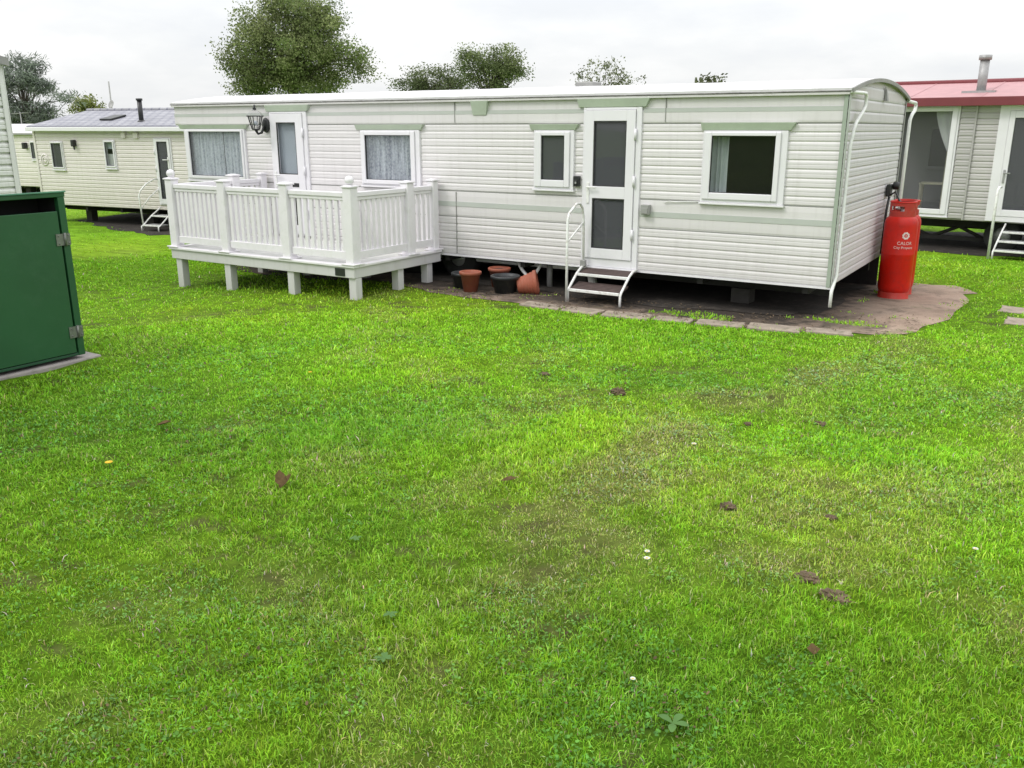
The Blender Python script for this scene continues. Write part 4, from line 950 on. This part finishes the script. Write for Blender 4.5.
# ------------------------------------------------------------------ ground, paving
PAD = [(-8.9, .25), (-7.4, -.45), (-4.6, -.55), (-4.14, -.78), (-2.91, -.86), (-1.96, -.88), (-.97, -.75), (-.25, -.62), (.35, -.50), (.77, -.28), (.95, .80), (1.02, 2.2), (.99, 3.1), (.71, 3.44), (.1, 3.3), (-8.9, 3.2)]
def inside(x, y, poly):
    x = np.asarray(x); y = np.asarray(y); c = np.zeros(x.shape, bool); n = len(poly)
    for i in range(n):
        (x0, y0), (x1, y1) = poly[i], poly[(i + 1) % n]
        if y0 == y1: continue
        m = ((y0 > y) != (y1 > y)) & (x < (x1 - x0) * (y - y0) / (y1 - y0) + x0); c ^= m
    return c
def sheet(name, poly, dz, m, step=.25, kind='structure', jitter=0):
    if jitter:
        q = []
        for i, (x, y) in enumerate(poly):
            x2, y2 = poly[(i + 1) % len(poly)]; n = max(1, int(math.hypot(x2 - x, y2 - y) / .16))
            for k in range(n):
                t = k / n; a, b = x + (x2 - x) * t, y + (y2 - y) * t; q.append((a + jitter * (vnoise(a, b, .3, 2) - .5), b + jitter * (vnoise(a, b, .3, 4) - .5)))
        poly = q
    bm = bmesh.new(); bm.faces.new([bm.verts.new((x, y, 0)) for x, y in poly])
    xs = [p[0] for p in poly]; ys = [p[1] for p in poly]
    for lo, hi, nrm in ((min(xs), max(xs), (1, 0, 0)), (min(ys), max(ys), (0, 1, 0))):
        t = lo + step
        while t < hi:
            bmesh.ops.bisect_plane(bm, geom=bm.verts[:] + bm.edges[:] + bm.faces[:], plane_co=(t * nrm[0], t * nrm[1], 0), plane_no=nrm); t += step
    for v in bm.verts: v.co.z = hz(v.co.x, v.co.y) + dz
    bmesh.ops.recalc_face_normals(bm, faces=bm.faces)
    me = bpy.data.meshes.new(name); bm.to_mesh(me); bm.free(); me.materials.append(m)
    for p in me.polygons: p.use_smooth = True
    o = bpy.data.objects.new(name, me); COL.objects.link(o); return tag(o, kind=kind)
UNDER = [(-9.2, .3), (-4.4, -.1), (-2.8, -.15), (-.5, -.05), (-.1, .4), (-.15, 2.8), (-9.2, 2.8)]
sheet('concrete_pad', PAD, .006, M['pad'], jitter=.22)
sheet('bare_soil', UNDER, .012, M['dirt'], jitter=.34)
LP = [(-16.4, 2.7), (-14.6, 2.1), (-12.6, 1.8), (-11.8, 2.2), (-11.2, 4.8), (-16.9, 4.4)]
RP = [(-1.8, 7.25), (-.33, 6.80), (.8, 6.62), (1.33, 6.85), (3.5, 6.5), (4.5, 10.0), (1.18, 10.3), (-1.4, 9.6)]
sheet('bare_soil', LP, .006, M['dirt'], jitter=.3)
sheet('bare_soil', RP, .006, M['dirt'], jitter=.3)
# edging slabs in front of the pad
SL = []
ed = [(-2.95, -.90), (-1.96, -.93), (-.97, -.80), (-.25, -.68), (.42, -.52)]
def along(t):
    d = 0
    for (a, b), (c, e) in zip(ed[:-1], ed[1:]):
        l = math.hypot(c - a, e - b)
        if d + l >= t: k = (t - d) / l; return a + (c - a) * k, b + (e - b) * k, math.atan2(e - b, c - a)
        d += l
    return None
t = .02; i = 0
while True:
    w = (.46, .40, .48, .36, .44)[i % 5]; p = along(t + w / 2)
    if not p: break
    SL.append((p[0], p[1] + .10, p[2], w)); t += w + .05; i += 1
def slab(x, y, a, w, d, label, grp, seed, cat='paving slab'):
    g = hz(x, y); b = MB(); rr = random.Random(seed)
    n = 7; pts = []
    for (u, v, du, dv) in ((-1, -1, 1, 0), (1, -1, 0, 1), (1, 1, -1, 0), (-1, 1, 0, -1)):
        for k in range(n):
            uu = u + du * 2 * k / n + rr.uniform(-.05, .05); vv = v + dv * 2 * k / n + rr.uniform(-.05, .05); pts.append((uu * w / 2, vv * d / 2))
    m = len(pts); b.add([(p[0], p[1], -.04) for p in pts] + [(p[0], p[1], .016) for p in pts], [tuple(reversed(range(m))), tuple(range(m, 2 * m))] + [(k, (k + 1) % m, m + (k + 1) % m, m + k) for k in range(m)])
    o = b.build('paving_slab', M['slab'], None, .005); o.location = (x, y, g); o.rotation_euler = (rr.uniform(-.02, .02), rr.uniform(-.02, .02), a)
    return tag(o, label, cat, grp)
for k, (x, y, a, w) in enumerate(SL):
    slab(x, y, a, w, .21 + .03 * (k % 3), 'weathered pale concrete edging slab in the row along the white caravan', 'edging slabs along the white caravan', 40 + k)
slab(1.62, 1.90, -.05, .50, .34, 'farther small concrete slab set in the grass at the right edge', None, 91)
slab(1.70, 1.06, -.03, .46, .34, 'nearer small concrete slab set in the grass at the right edge', None, 92)

def litter():
    rg = np.random.default_rng(77); V = []; F = []; n = 0
    for k in range(2600):
        x = rg.uniform(-4.4, .95); y = -.86 + .9 * rg.random() ** 1.4 + (.9 * rg.random() if x > -.2 else 0)
        if not inside(np.array([x]), np.array([y]), PAD)[0] or vnoise(x, y, .35, 23) < .42: continue
        l = rg.uniform(.006, .024); w = l * rg.uniform(.15, .6); a = rg.uniform(0, 6.3); z = hz(x, y) + rg.uniform(.012, .024); t = rg.uniform(-.4, .4)
        ca, sa = math.cos(a), math.sin(a)
        for (u, v_) in ((-l, 0), (0, w), (l, 0), (0, -w)): V.append((x + ca * u - sa * v_, y + sa * u + ca * v_, z + t * u + .3 * abs(v_)))
        F.append((n, n + 1, n + 2, n + 3)); n += 4
    me = bpy.data.meshes.new('leaf_litter'); me.from_pydata(V, [], F); me.materials.append(M['clod'])
    o = bpy.data.objects.new('leaf_litter', me); COL.objects.link(o); tag(o, 'brown leaf litter and crumbs scattered over the concrete along the white caravan', 'litter', kind='stuff')
litter()

# lawn colour field -------------------------------------------------------
TRACK = [(.77, -.62), (.47, -1.85), (.19, -2.75), (.03, -3.5), (0, -4.07), (.12, -5.1), (.2, -5.66), (.18, -6.15), (.07, -6.48), (.05, -7.05)]
STRAW = [(-1.24, -5.49, .5), (.22, -5.3, .30), (-.05, -6.75, .30), (1.42, -5.11, .5), (1.17, -4.7, .5), (.65, -5.15, .5), (-5.0, -4.3, .55), (.63, -3.36, .5), (1.75, -3.62, .7), (-5.22, -1.16, .5), (1.9, -2.0, .9), (-7.0, -1.0, .7), (-.9, -5.2, .35), (-.4, -4.6, .3), (-.7, -6.4, .4), (-2.3, -5.2, .25)]
DARK = [(-3.1, -5.91, .5), (-2.59, -5.5, .5), (-1.9, -4.9, .5), (-1.5, -4.46, .6), (-.63, -2.9, .6), (-.66, -5.84, .5), (-3.4, -5.2, .6), (1.1, -6.6, .5), (.0, -2.4, .6)]
def lawn(x, y):
    r0 = np.hypot(x - 1.87, y + 8.72)
    n1 = fbm(x, y, 1.6, 1, 4); n2 = fbm(x, y, .5, 7, 3); n3 = fbm(x, y, .16, 13, 2)
    dry = .40 * ss((n2 - .50) / .22) * ss((n1 - .35) / .3)
    for (a, b, r) in STRAW: dry = dry + .36 * np.exp(-((x - a) ** 2 + (y - b) ** 2) / (r * r)) * ss((n2 - .28) / .3)
    td = np.full(np.shape(x), 9.)
    for (a, b), (c, d) in zip(TRACK[:-1], TRACK[1:]):
        ux, uy = c - a, d - b; l2 = ux * ux + uy * uy; t = np.clip(((x - a) * ux + (y - b) * uy) / l2, 0, 1)
        td = np.minimum(td, np.hypot(x - a - t * ux, y - b - t * uy))
    dry = dry + .62 * np.exp(-(td / .27) ** 2) * ss((n2 - .25) / .4)
    dry = np.clip(dry, 0, 1)
    bare = np.maximum(ss((n3 * .55 + n2 * .45 - .66) / .12) * ss((dry - .22) / .5), .85 * ss((fbm(x, y, .13, 61, 3) - .63) / .08) * ss((fbm(x, y, 1.1, 67, 2) - .42) / .2))
    dk = .45 * ss((.5 - n1) / .22)
    for (a, b, r) in DARK: dk = dk + .7 * np.exp(-((x - a) ** 2 + (y - b) ** 2) / (r * r))
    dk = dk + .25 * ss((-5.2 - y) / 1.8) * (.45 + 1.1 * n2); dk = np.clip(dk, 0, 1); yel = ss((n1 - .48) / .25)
    return dry, bare, dk, yel
GREEN = np.array([.245, .475, .022]); YEL = np.array([.320, .520, .030]); DK = np.array([.175, .385, .026]); ST = np.array([.36, .38, .11]); SOILC = np.array([.072, .060, .030])
def lawn_col(x, y):
    dry, bare, dk, yel = lawn(x, y)
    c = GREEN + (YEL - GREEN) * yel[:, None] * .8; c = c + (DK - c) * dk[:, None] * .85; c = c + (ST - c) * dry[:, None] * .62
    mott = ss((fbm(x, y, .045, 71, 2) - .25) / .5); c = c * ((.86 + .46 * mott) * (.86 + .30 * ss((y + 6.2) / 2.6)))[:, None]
    return c, dry, bare
def ground():
    fx = np.concatenate([[-900, -400, -200, -100, -60, -40], np.arange(-30, -9, .5), np.arange(-9, 4, .08), np.arange(4, 16, .5), [20, 30, 50, 100, 200, 400, 900]])
    fy = np.concatenate([[-900, -300, -100, -50, -25], np.arange(-16, -9, .5), np.arange(-9, 1.2, .08), np.arange(1.2, 16, .3), [20, 30, 45, 70, 120, 250, 500, 900]])
    X, Y = np.meshgrid(fx, fy); x = X.ravel(); y = Y.ravel(); z = h(x, y)
    nx, ny = len(fx), len(fy)
    i = np.arange(nx * ny).reshape(ny, nx); F = np.stack([i[:-1, :-1], i[:-1, 1:], i[1:, 1:], i[1:, :-1]], -1).reshape(-1, 4)
    me = bpy.data.meshes.new('ground'); me.vertices.add(len(x)); me.vertices.foreach_set('co', np.stack([x, y, z], 1).astype(np.float32).ravel())
    me.loops.add(F.size); me.loops.foreach_set('vertex_index', F.astype(np.int32).ravel()); me.polygons.add(len(F)); me.polygons.foreach_set('loop_start', np.arange(0, F.size, 4, dtype=np.int32))
    me.update(calc_edges=True); me.polygons.foreach_set('use_smooth', [True] * len(F))
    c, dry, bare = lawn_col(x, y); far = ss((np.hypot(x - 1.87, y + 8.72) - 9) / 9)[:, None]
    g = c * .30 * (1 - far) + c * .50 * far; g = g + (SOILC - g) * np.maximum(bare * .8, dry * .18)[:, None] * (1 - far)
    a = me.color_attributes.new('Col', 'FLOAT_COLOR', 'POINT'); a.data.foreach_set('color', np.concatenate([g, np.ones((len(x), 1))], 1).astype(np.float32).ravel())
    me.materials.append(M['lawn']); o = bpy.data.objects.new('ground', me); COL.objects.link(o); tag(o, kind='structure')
ground()
def grass():
    rg = np.random.default_rng(21); cx, cy = 1.87, -8.72; yaw = math.radians(122)  # view direction measured from +x
    parts = []
    for (d0, d1, n, half) in ((1.7, 3.2, 140000, 46), (3.2, 5.5, 190000, 44), (5.5, 9, 190000, 42), (9, 15, 90000, 40), (15, 30, 40000, 40), (1.2, 9, 60000, 80)):
        u = rg.random(n); r = np.sqrt(d0 * d0 + u * (d1 * d1 - d0 * d0)); th = yaw + np.radians(rg.uniform(-half, half, n))
        parts.append(np.stack([cx + r * np.cos(th), cy + r * np.sin(th), r], 1))
    P = np.concatenate(parts); x, y, r = P.T
    # tufting: pull blades towards denser spots
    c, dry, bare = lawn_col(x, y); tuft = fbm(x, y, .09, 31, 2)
    jx = x + .30 * (vnoise(x, y, .3, 2) - .5) + .22 * (vnoise(x, y, .1, 6) - .5); jy = y + .22 * (vnoise(x, y, .3, 4) - .5) + .20 * (vnoise(x, y, .1, 8) - .5) - .03
    pad = inside(jx, jy, PAD); under = inside(x, y, UNDER) | inside(x, y, [(-9.3, .1), (0, .1), (0, 3.1), (-9.3, 3.1)])
    weeds = pad & (fbm(x, y, .5, 17, 3) > .66)
    keep = ~under & (~pad | weeds)
    keep &= ~inside(jx, jy, LP) & ~inside(jx, jy, RP) & ~inside(x, y, [(-5.8, -7.5), (-4.6, -7.5), (-4.6, -4.52), (-5.8, -4.52)])
    keep &= ~inside(x, y, [(-19, -5.4), (-9.4, -5.4), (-9.4, -2.2), (-19, -2.2)])
    for (a, b, ang, w) in SL: keep &= ~((np.abs(x - a) < w / 2 - .02) & (np.abs(y - b) < .105))
    for (a, b) in ((1.62, 1.90), (1.70, 1.06)): keep &= ~((np.abs(x - a) < .24) & (np.abs(y - b) < .16))
    keep &= rg.random(len(x)) > (.75 * bare + .03 * dry) * (r < 12); keep &= rg.random(len(x)) < .25 + 1.25 * tuft
    x, y, r, c, dry, tuft = x[keep], y[keep], r[keep], c[keep], dry[keep], tuft[keep]; n = len(x)
    lush = fbm(x, y, .8, 41, 3)
    ln = (.015 + .027 * rg.random(n) ** 1.6) * (.55 + .9 * lush) * (1 - .25 * dry) * (1 + .25 * (tuft - .5)); ln = ln * np.where(rg.random(n) < .03, 1.5, 1); ln *= np.clip(r / 10, 1, 1.4)
    wd = (.0014 + .0014 * rg.random(n)) * np.clip(r / 3.6, .85, 3.4)
    ph = vnoise(x, y, .10, 55) * 14 + rg.normal(size=n) * 2.0; lean = np.radians(np.clip(44 + 24 * rg.normal(size=n), 4, 86))
    dx, dy = np.cos(ph), np.sin(ph); fc = ph + math.pi / 2 + rg.normal(size=n) * .5; ax, ay = np.cos(fc), np.sin(fc)
    z = h(x, y) - .004
    p0 = np.stack([x, y, z], 1); s = np.stack([ax * wd, ay * wd, 0 * z], 1)
    p1 = p0 + np.stack([dx * np.sin(lean * .5) * ln * .55, dy * np.sin(lean * .5) * ln * .55, np.cos(lean * .5) * ln * .55], 1)
    p2 = p1 + np.stack([dx * np.sin(lean * 1.3) * ln * .5, dy * np.sin(lean * 1.3) * ln * .5, np.cos(lean * 1.3) * ln * .5], 1)
    V = np.stack([p0 - s, p0 + s, p1 + s * .8, p1 - s * .8, p2], 1).reshape(-1, 3)
    k = np.arange(n)[:, None] * 5; loops = np.concatenate([k + [0, 1, 2, 3], k + [3, 2, 4]], 1).ravel()
    starts = np.stack([np.arange(n) * 7, np.arange(n) * 7 + 4], 1).ravel()
    me = bpy.data.meshes.new('grass'); me.vertices.add(len(V)); me.vertices.foreach_set('co', V.astype(np.float32).ravel())
    me.loops.add(len(loops)); me.loops.foreach_set('vertex_index', loops.astype(np.int32)); me.polygons.add(len(starts)); me.polygons.foreach_set('loop_start', starts.astype(np.int32))
    me.update(calc_edges=True)
    straw = (rg.random(n) < (.03 + .30 * dry) * np.clip(1.3 - r / 16, .4, 1))[:, None]
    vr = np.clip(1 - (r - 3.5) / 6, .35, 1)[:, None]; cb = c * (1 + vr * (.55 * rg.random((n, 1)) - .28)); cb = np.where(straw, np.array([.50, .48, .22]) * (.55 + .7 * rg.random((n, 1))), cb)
    cb = cb * (1 + .10 * rg.normal(size=(n, 3)) * [1, .7, .5]); cb = np.clip(cb, .005, 1)
    pale = (rg.random(n) < .10)[:, None]; cb = np.where(pale, cb * [1.5, 1.25, 2.6] + [.04, .03, .03], cb)
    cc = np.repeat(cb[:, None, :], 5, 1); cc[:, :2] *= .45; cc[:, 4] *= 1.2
    cc = np.concatenate([cc, np.ones((n, 5, 1))], 2)
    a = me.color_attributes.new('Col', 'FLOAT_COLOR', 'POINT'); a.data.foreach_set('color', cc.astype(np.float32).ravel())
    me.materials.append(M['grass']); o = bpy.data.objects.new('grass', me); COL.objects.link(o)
    tag(o, 'short bright green mown grass with dry straw coloured patches', 'grass', kind='stuff')
    # low broad leaves (clover, daisy foliage) between the blades
    m = 60000; u = rg.random(m); r = 1.8 + 6.0 * u ** 1.3; th = yaw + np.radians(rg.uniform(-44, 44, m)); x = cx + r * np.cos(th); y = cy + r * np.sin(th)
    k = (fbm(x, y, .45, 83, 3) > .52) & ~inside(x, y, PAD) & (y < -.9) & ~inside(x, y, [(-5.8, -7.5), (-4.55, -7.5), (-4.55, -4.5), (-5.8, -4.5)]); x, y, r = x[k], y[k], r[k]; m = len(x)
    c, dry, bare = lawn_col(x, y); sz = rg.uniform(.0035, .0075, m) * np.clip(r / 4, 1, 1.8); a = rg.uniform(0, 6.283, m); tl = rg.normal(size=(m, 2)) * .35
    z = h(x, y) + rg.uniform(.006, .022, m); ca, sa = np.cos(a), np.sin(a); V = []
    for i in range(6):
        w = i * math.pi / 3; px, py = sz * math.cos(w), sz * .75 * math.sin(w); V.append(np.stack([x + ca * px - sa * py, y + sa * px + ca * py, z + tl[:, 0] * px + tl[:, 1] * py], 1))
    V = np.stack(V, 1).reshape(-1, 3); me = bpy.data.meshes.new('clover'); me.vertices.add(len(V)); me.vertices.foreach_set('co', V.astype(np.float32).ravel())
    me.loops.add(len(V)); me.loops.foreach_set('vertex_index', np.arange(len(V), dtype=np.int32)); me.polygons.add(m); me.polygons.foreach_set('loop_start', np.arange(0, 6 * m, 6, dtype=np.int32)); me.update(calc_edges=True)
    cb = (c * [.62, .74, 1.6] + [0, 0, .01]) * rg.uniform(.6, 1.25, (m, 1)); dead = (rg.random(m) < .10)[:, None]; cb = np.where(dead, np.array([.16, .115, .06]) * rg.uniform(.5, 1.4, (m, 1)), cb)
    cc = np.repeat(np.concatenate([cb, np.ones((m, 1))], 1), 6, 0); a = me.color_attributes.new('Col', 'FLOAT_COLOR', 'POINT'); a.data.foreach_set('color', cc.astype(np.float32).ravel())
    me.materials.append(M['grass']); o = bpy.data.objects.new('clover', me); COL.objects.link(o)
    tag(o, 'low clover and small dead leaves scattered among the grass blades', 'clover', kind='stuff')
grass()

# ------------------------------------------------------------------ small things on the lawn
def leaf_thing(x, y, s, a, label, two=False):
    rt = MB(); rr = random.Random(int(x * 991 + y * 77))
    for j in range(2 if two else 1):
        n = 8; vs = []
        for i in range(n + 1):
            t = i / n; w = s * .42 * math.sin(math.pi * t ** .8) * rr.uniform(.75, 1.1)
            px = (t - .2) * s; zz = .3 * s * (t * t) + .03 + (.18 * s if j else 0)
            ca, sa = math.cos(a + j * 1.3), math.sin(a + j * 1.3)
            for sg in (-1, 0, 1):
                qx, qy = px, sg * w; vs.append((ca * qx - sa * qy, sa * qx + ca * qy, zz + (.35 * w if sg else 0) + (two * .6 * px)))
        rt.add(vs, [(i * 3 + k, i * 3 + k + 1, (i + 1) * 3 + k + 1, (i + 1) * 3 + k) for i in range(n) for k in range(2)], True)
    o = rt.build('dead_leaf', M['leafdead']); o.location = (x, y, hz(x, y) - .008); tag(o, label, 'leaf')
leaf_thing(-1.40, -5.75, .075, 1.2, 'curled brown dead leaf standing upright in the grass at left of centre', True)
leaf_thing(-.45, -5.09, .09, .2, 'flat reddish brown dead leaf lying near the middle of the lawn')
leaf_thing(-2.78, -5.45, .10, .5, 'dark brown dead leaf in the grass nearest the green bin store')
leaf_thing(1.33, -5.86, .05, 2.0, 'small pale brown dead leaf at the right of the near lawn')
def clod(x, y, s, label, fl=.5):
    bm = bmesh.new(); bmesh.ops.create_icosphere(bm, subdivisions=4, radius=1)
    for v in bm.verts:
        d = v.co.normalized(); f = 1 + .55 * (vnoise(d.x * 2 + x * 7, d.y * 2 + d.z * 1.7 + y * 5, .55, 3) - .5) + .5 * (vnoise(d.x * 2 + x, d.y * 2 - d.z * 1.3, .16, 6) - .5)
        v.co = Vector((d.x * f * s * 1.25, d.y * f * s, d.z * f * s * fl))
    me = bpy.data.meshes.new('soil_clod'); bm.to_mesh(me); bm.free(); me.materials.append(M['clod'])
    o = bpy.data.objects.new('soil_clod', me); COL.objects.link(o); o.location = (x, y, hz(x, y) + s * .25); tag(o, label, 'soil clod')
clod(-.65, -3.28, 0.040, 'rounded brown soil clod on the lawn out from the door steps', .75)
clod(.64, -4.73, 0.033, 'pinkish brown soil clod right of the lawn centre')
clod(1.16, -5.27, 0.038, 'crumbly brown soil clod, left one of the two close together at right', .4)
clod(1.30, -5.38, 0.044, 'largest crumbly brown soil clod, right one of the two close together', .45)
clod(1.10, -4.59, 0.024, 'small brown soil clod above the close pair at right', .45)
clod(-1.34, -3.12, 0.030, 'low brown soil clod in the lawn before the tipped pot', .4)
clod(.33, -3.43, 0.021, 'tiny dark soil clod beside the worn track at right', .5)
clod(.71, -3.19, 0.030, 'low earthy soil clod right of the worn track below the right window', .35)
def daisy(x, y, label, col='petal', s=.013, grp=None):
    hh = .045; g = hz(x, y); cat = 'daisy' if col == 'petal' else 'dandelion'
    rt = thing(cat, label, cat, (x, y, g), 0, grp)
    MB().tube([(0, 0, 0), (.002, 0, hh)], .0015, 5).build('stem', M['rosette'], rt)
    m = MB()
    for k in range(13):
        w = 2 * math.pi * k / 13; ca, sa = math.cos(w), math.sin(w); q = .28 * s
        m.quad((0, 0, hh), (s * .7 * ca - q * sa, s * .7 * sa + q * ca, hh + .003), (s * ca, s * sa, hh + .002), (s * .7 * ca + q * sa, s * .7 * sa - q * ca, hh + .003))
    m.build('petal', M[col], rt); MB().ball((0, 0, hh + .001), s * .35, 8, 5, (1, 1, .6)).build('flower_centre', M['yellow'], rt)
daisy(.54, -5.50, 'white daisy, upper of two touching in the right half of the lawn', s=.013)
daisy(.565, -5.56, 'white daisy, lower of two touching in the right half of the lawn', s=.015)
daisy(1.73, -4.71, 'lone white daisy near the right edge of the lawn', s=.013)
daisy(.20, -4.05, 'lone small white daisy on the worn track', s=.016)
daisy(.87, -6.37, 'lone small white daisy in the near right lawn', s=.010)
daisy(-2.41, -6.05, 'yellow dandelion flower at the left of the lawn', 'yellow', .022)
daisy(-2.83, -4.08, 'small yellow dandelion flower in front of the veranda', 'yellow', .016)
def rosette(x, y, s, n, label):
    g = hz(x, y); m = MB(); rr = random.Random(int(x * 313 - y * 57))
    for k in range(n):
        a = 2 * math.pi * k / n + rr.uniform(-.3, .3); l = s * rr.uniform(.7, 1.1); vs = []; N_ = 7
        for i in range(N_ + 1):
            t = i / N_; w = l * .30 * math.sin(math.pi * min(1, t * .85 + .08)) * (.5 + .6 * t); zz = .012 + l * .55 * t * (1 - .75 * t) + .01
            for sg in (-1, 0, 1): vs.append((math.cos(a) * l * t - math.sin(a) * sg * w, math.sin(a) * l * t + math.cos(a) * sg * w, zz + abs(sg) * .12 * w))
        m.add(vs, [(i * 3 + q, i * 3 + q + 1, (i + 1) * 3 + q + 1, (i + 1) * 3 + q) for i in range(N_) for q in range(2)], True)
    o = m.build('lawn_weed', M['rosette']); o.location = (x, y, g); tag(o, label, 'weed')
rosette(1.06, -6.49, .055, 4, 'broad grey green leafed weed at the bottom edge right of centre')
rosette(-.11, -6.43, .03, 7, 'leafy weed, farther one in the bare patch near the bottom')
rosette(.06, -6.67, .034, 7, 'leafy weed, nearer one in the bare patch near the bottom')
rosette(-.65, -6.02, .028, 6, 'small leafy weed in the lawn left of the bare patch')

# ------------------------------------------------------------------ light, sky, camera
AZ, EL = 215.0, 48.0     # compass-like: sun stands to the camera's left rear
def light():
    w = bpy.data.worlds.new('World'); scene.world = w; w.use_nodes = True; nt = w.node_tree; bg = nt.nodes['Background']
    sky = N(nt, 'ShaderNodeTexSky', sky_type='NISHITA'); sky.sun_disc = False; sky.sun_elevation = R(EL); sky.sun_rotation = R(AZ); sky.air_density = 1.2; sky.dust_density = 3
    tc = N(nt, 'ShaderNodeTexCoord'); v = tc.outputs['Generated']
    sx = N(nt, 'ShaderNodeSeparateXYZ'); L(nt, v, sx.inputs[0])
    mp = N(nt, 'ShaderNodeMapping'); mp.inputs['Scale'].default_value = (1, 1, 3.2); L(nt, v, mp.inputs[0])
    n = noise(nt, mp.outputs[0], 3.6, 7, .55)
    mr = N(nt, 'ShaderNodeMapRange'); L(nt, sx.outputs[2], mr.inputs[0])
    for i, q in ((1, 0), (2, .9), (3, 9.15), (4, 23.5)): mr.inputs[i].default_value = q
    cl = ramp(nt, n, [(.34, (.86, .885, .92)), (.48, (.955, .97, .98)), (.62, (1.08, 1.08, 1.075))])
    cc = N(nt, 'ShaderNodeVectorMath', operation='SCALE'); L(nt, cl, cc.inputs[0]); L(nt, mr.outputs[0], cc.inputs['Scale'])
    L(nt, mixc(nt, .94, sky.outputs[0], cc.outputs[0]), bg.inputs[0]); bg.inputs[1].default_value = .1
    s = bpy.data.lights.new('sun', 'SUN'); s.energy = 1.25; s.angle = R(14); s.color = (1, .965, .91)
    o = bpy.data.objects.new('sun', s); COL.objects.link(o)
    d = Vector((math.sin(R(AZ)) * math.cos(R(EL)), math.cos(R(AZ)) * math.cos(R(EL)), math.sin(R(EL))))
    o.rotation_euler = d.to_track_quat('Z', 'Y').to_euler(); o.location = (0, -4, 12)
light()
cam = bpy.data.cameras.new('camera'); co = bpy.data.objects.new('camera', cam); COL.objects.link(co)
p, yw = .281882, -.559020
fwd = Vector((math.sin(yw) * math.cos(p), math.cos(yw) * math.cos(p), -math.sin(p)))
co.location = (1.8705, -8.7196, 1.8551); co.rotation_euler = fwd.to_track_quat('-Z', 'Y').to_euler()
cam.sensor_width = 36; cam.lens = 36 * 882.63 / 1024; cam.clip_start = .05; cam.clip_end = 3000
scene.camera = co
vs = scene.view_settings; vs.view_transform = 'Standard'; vs.look = 'None'; vs.exposure = 0; vs.gamma = 1
scene.cycles.use_denoising = True; scene.cycles.denoiser = 'OPENIMAGEDENOISE'; scene.cycles.denoising_input_passes = 'RGB_ALBEDO_NORMAL'; scene.cycles.denoising_prefilter = 'ACCURATE'
scene.cycles.max_bounces = 8; scene.cycles.transparent_max_bounces = 16
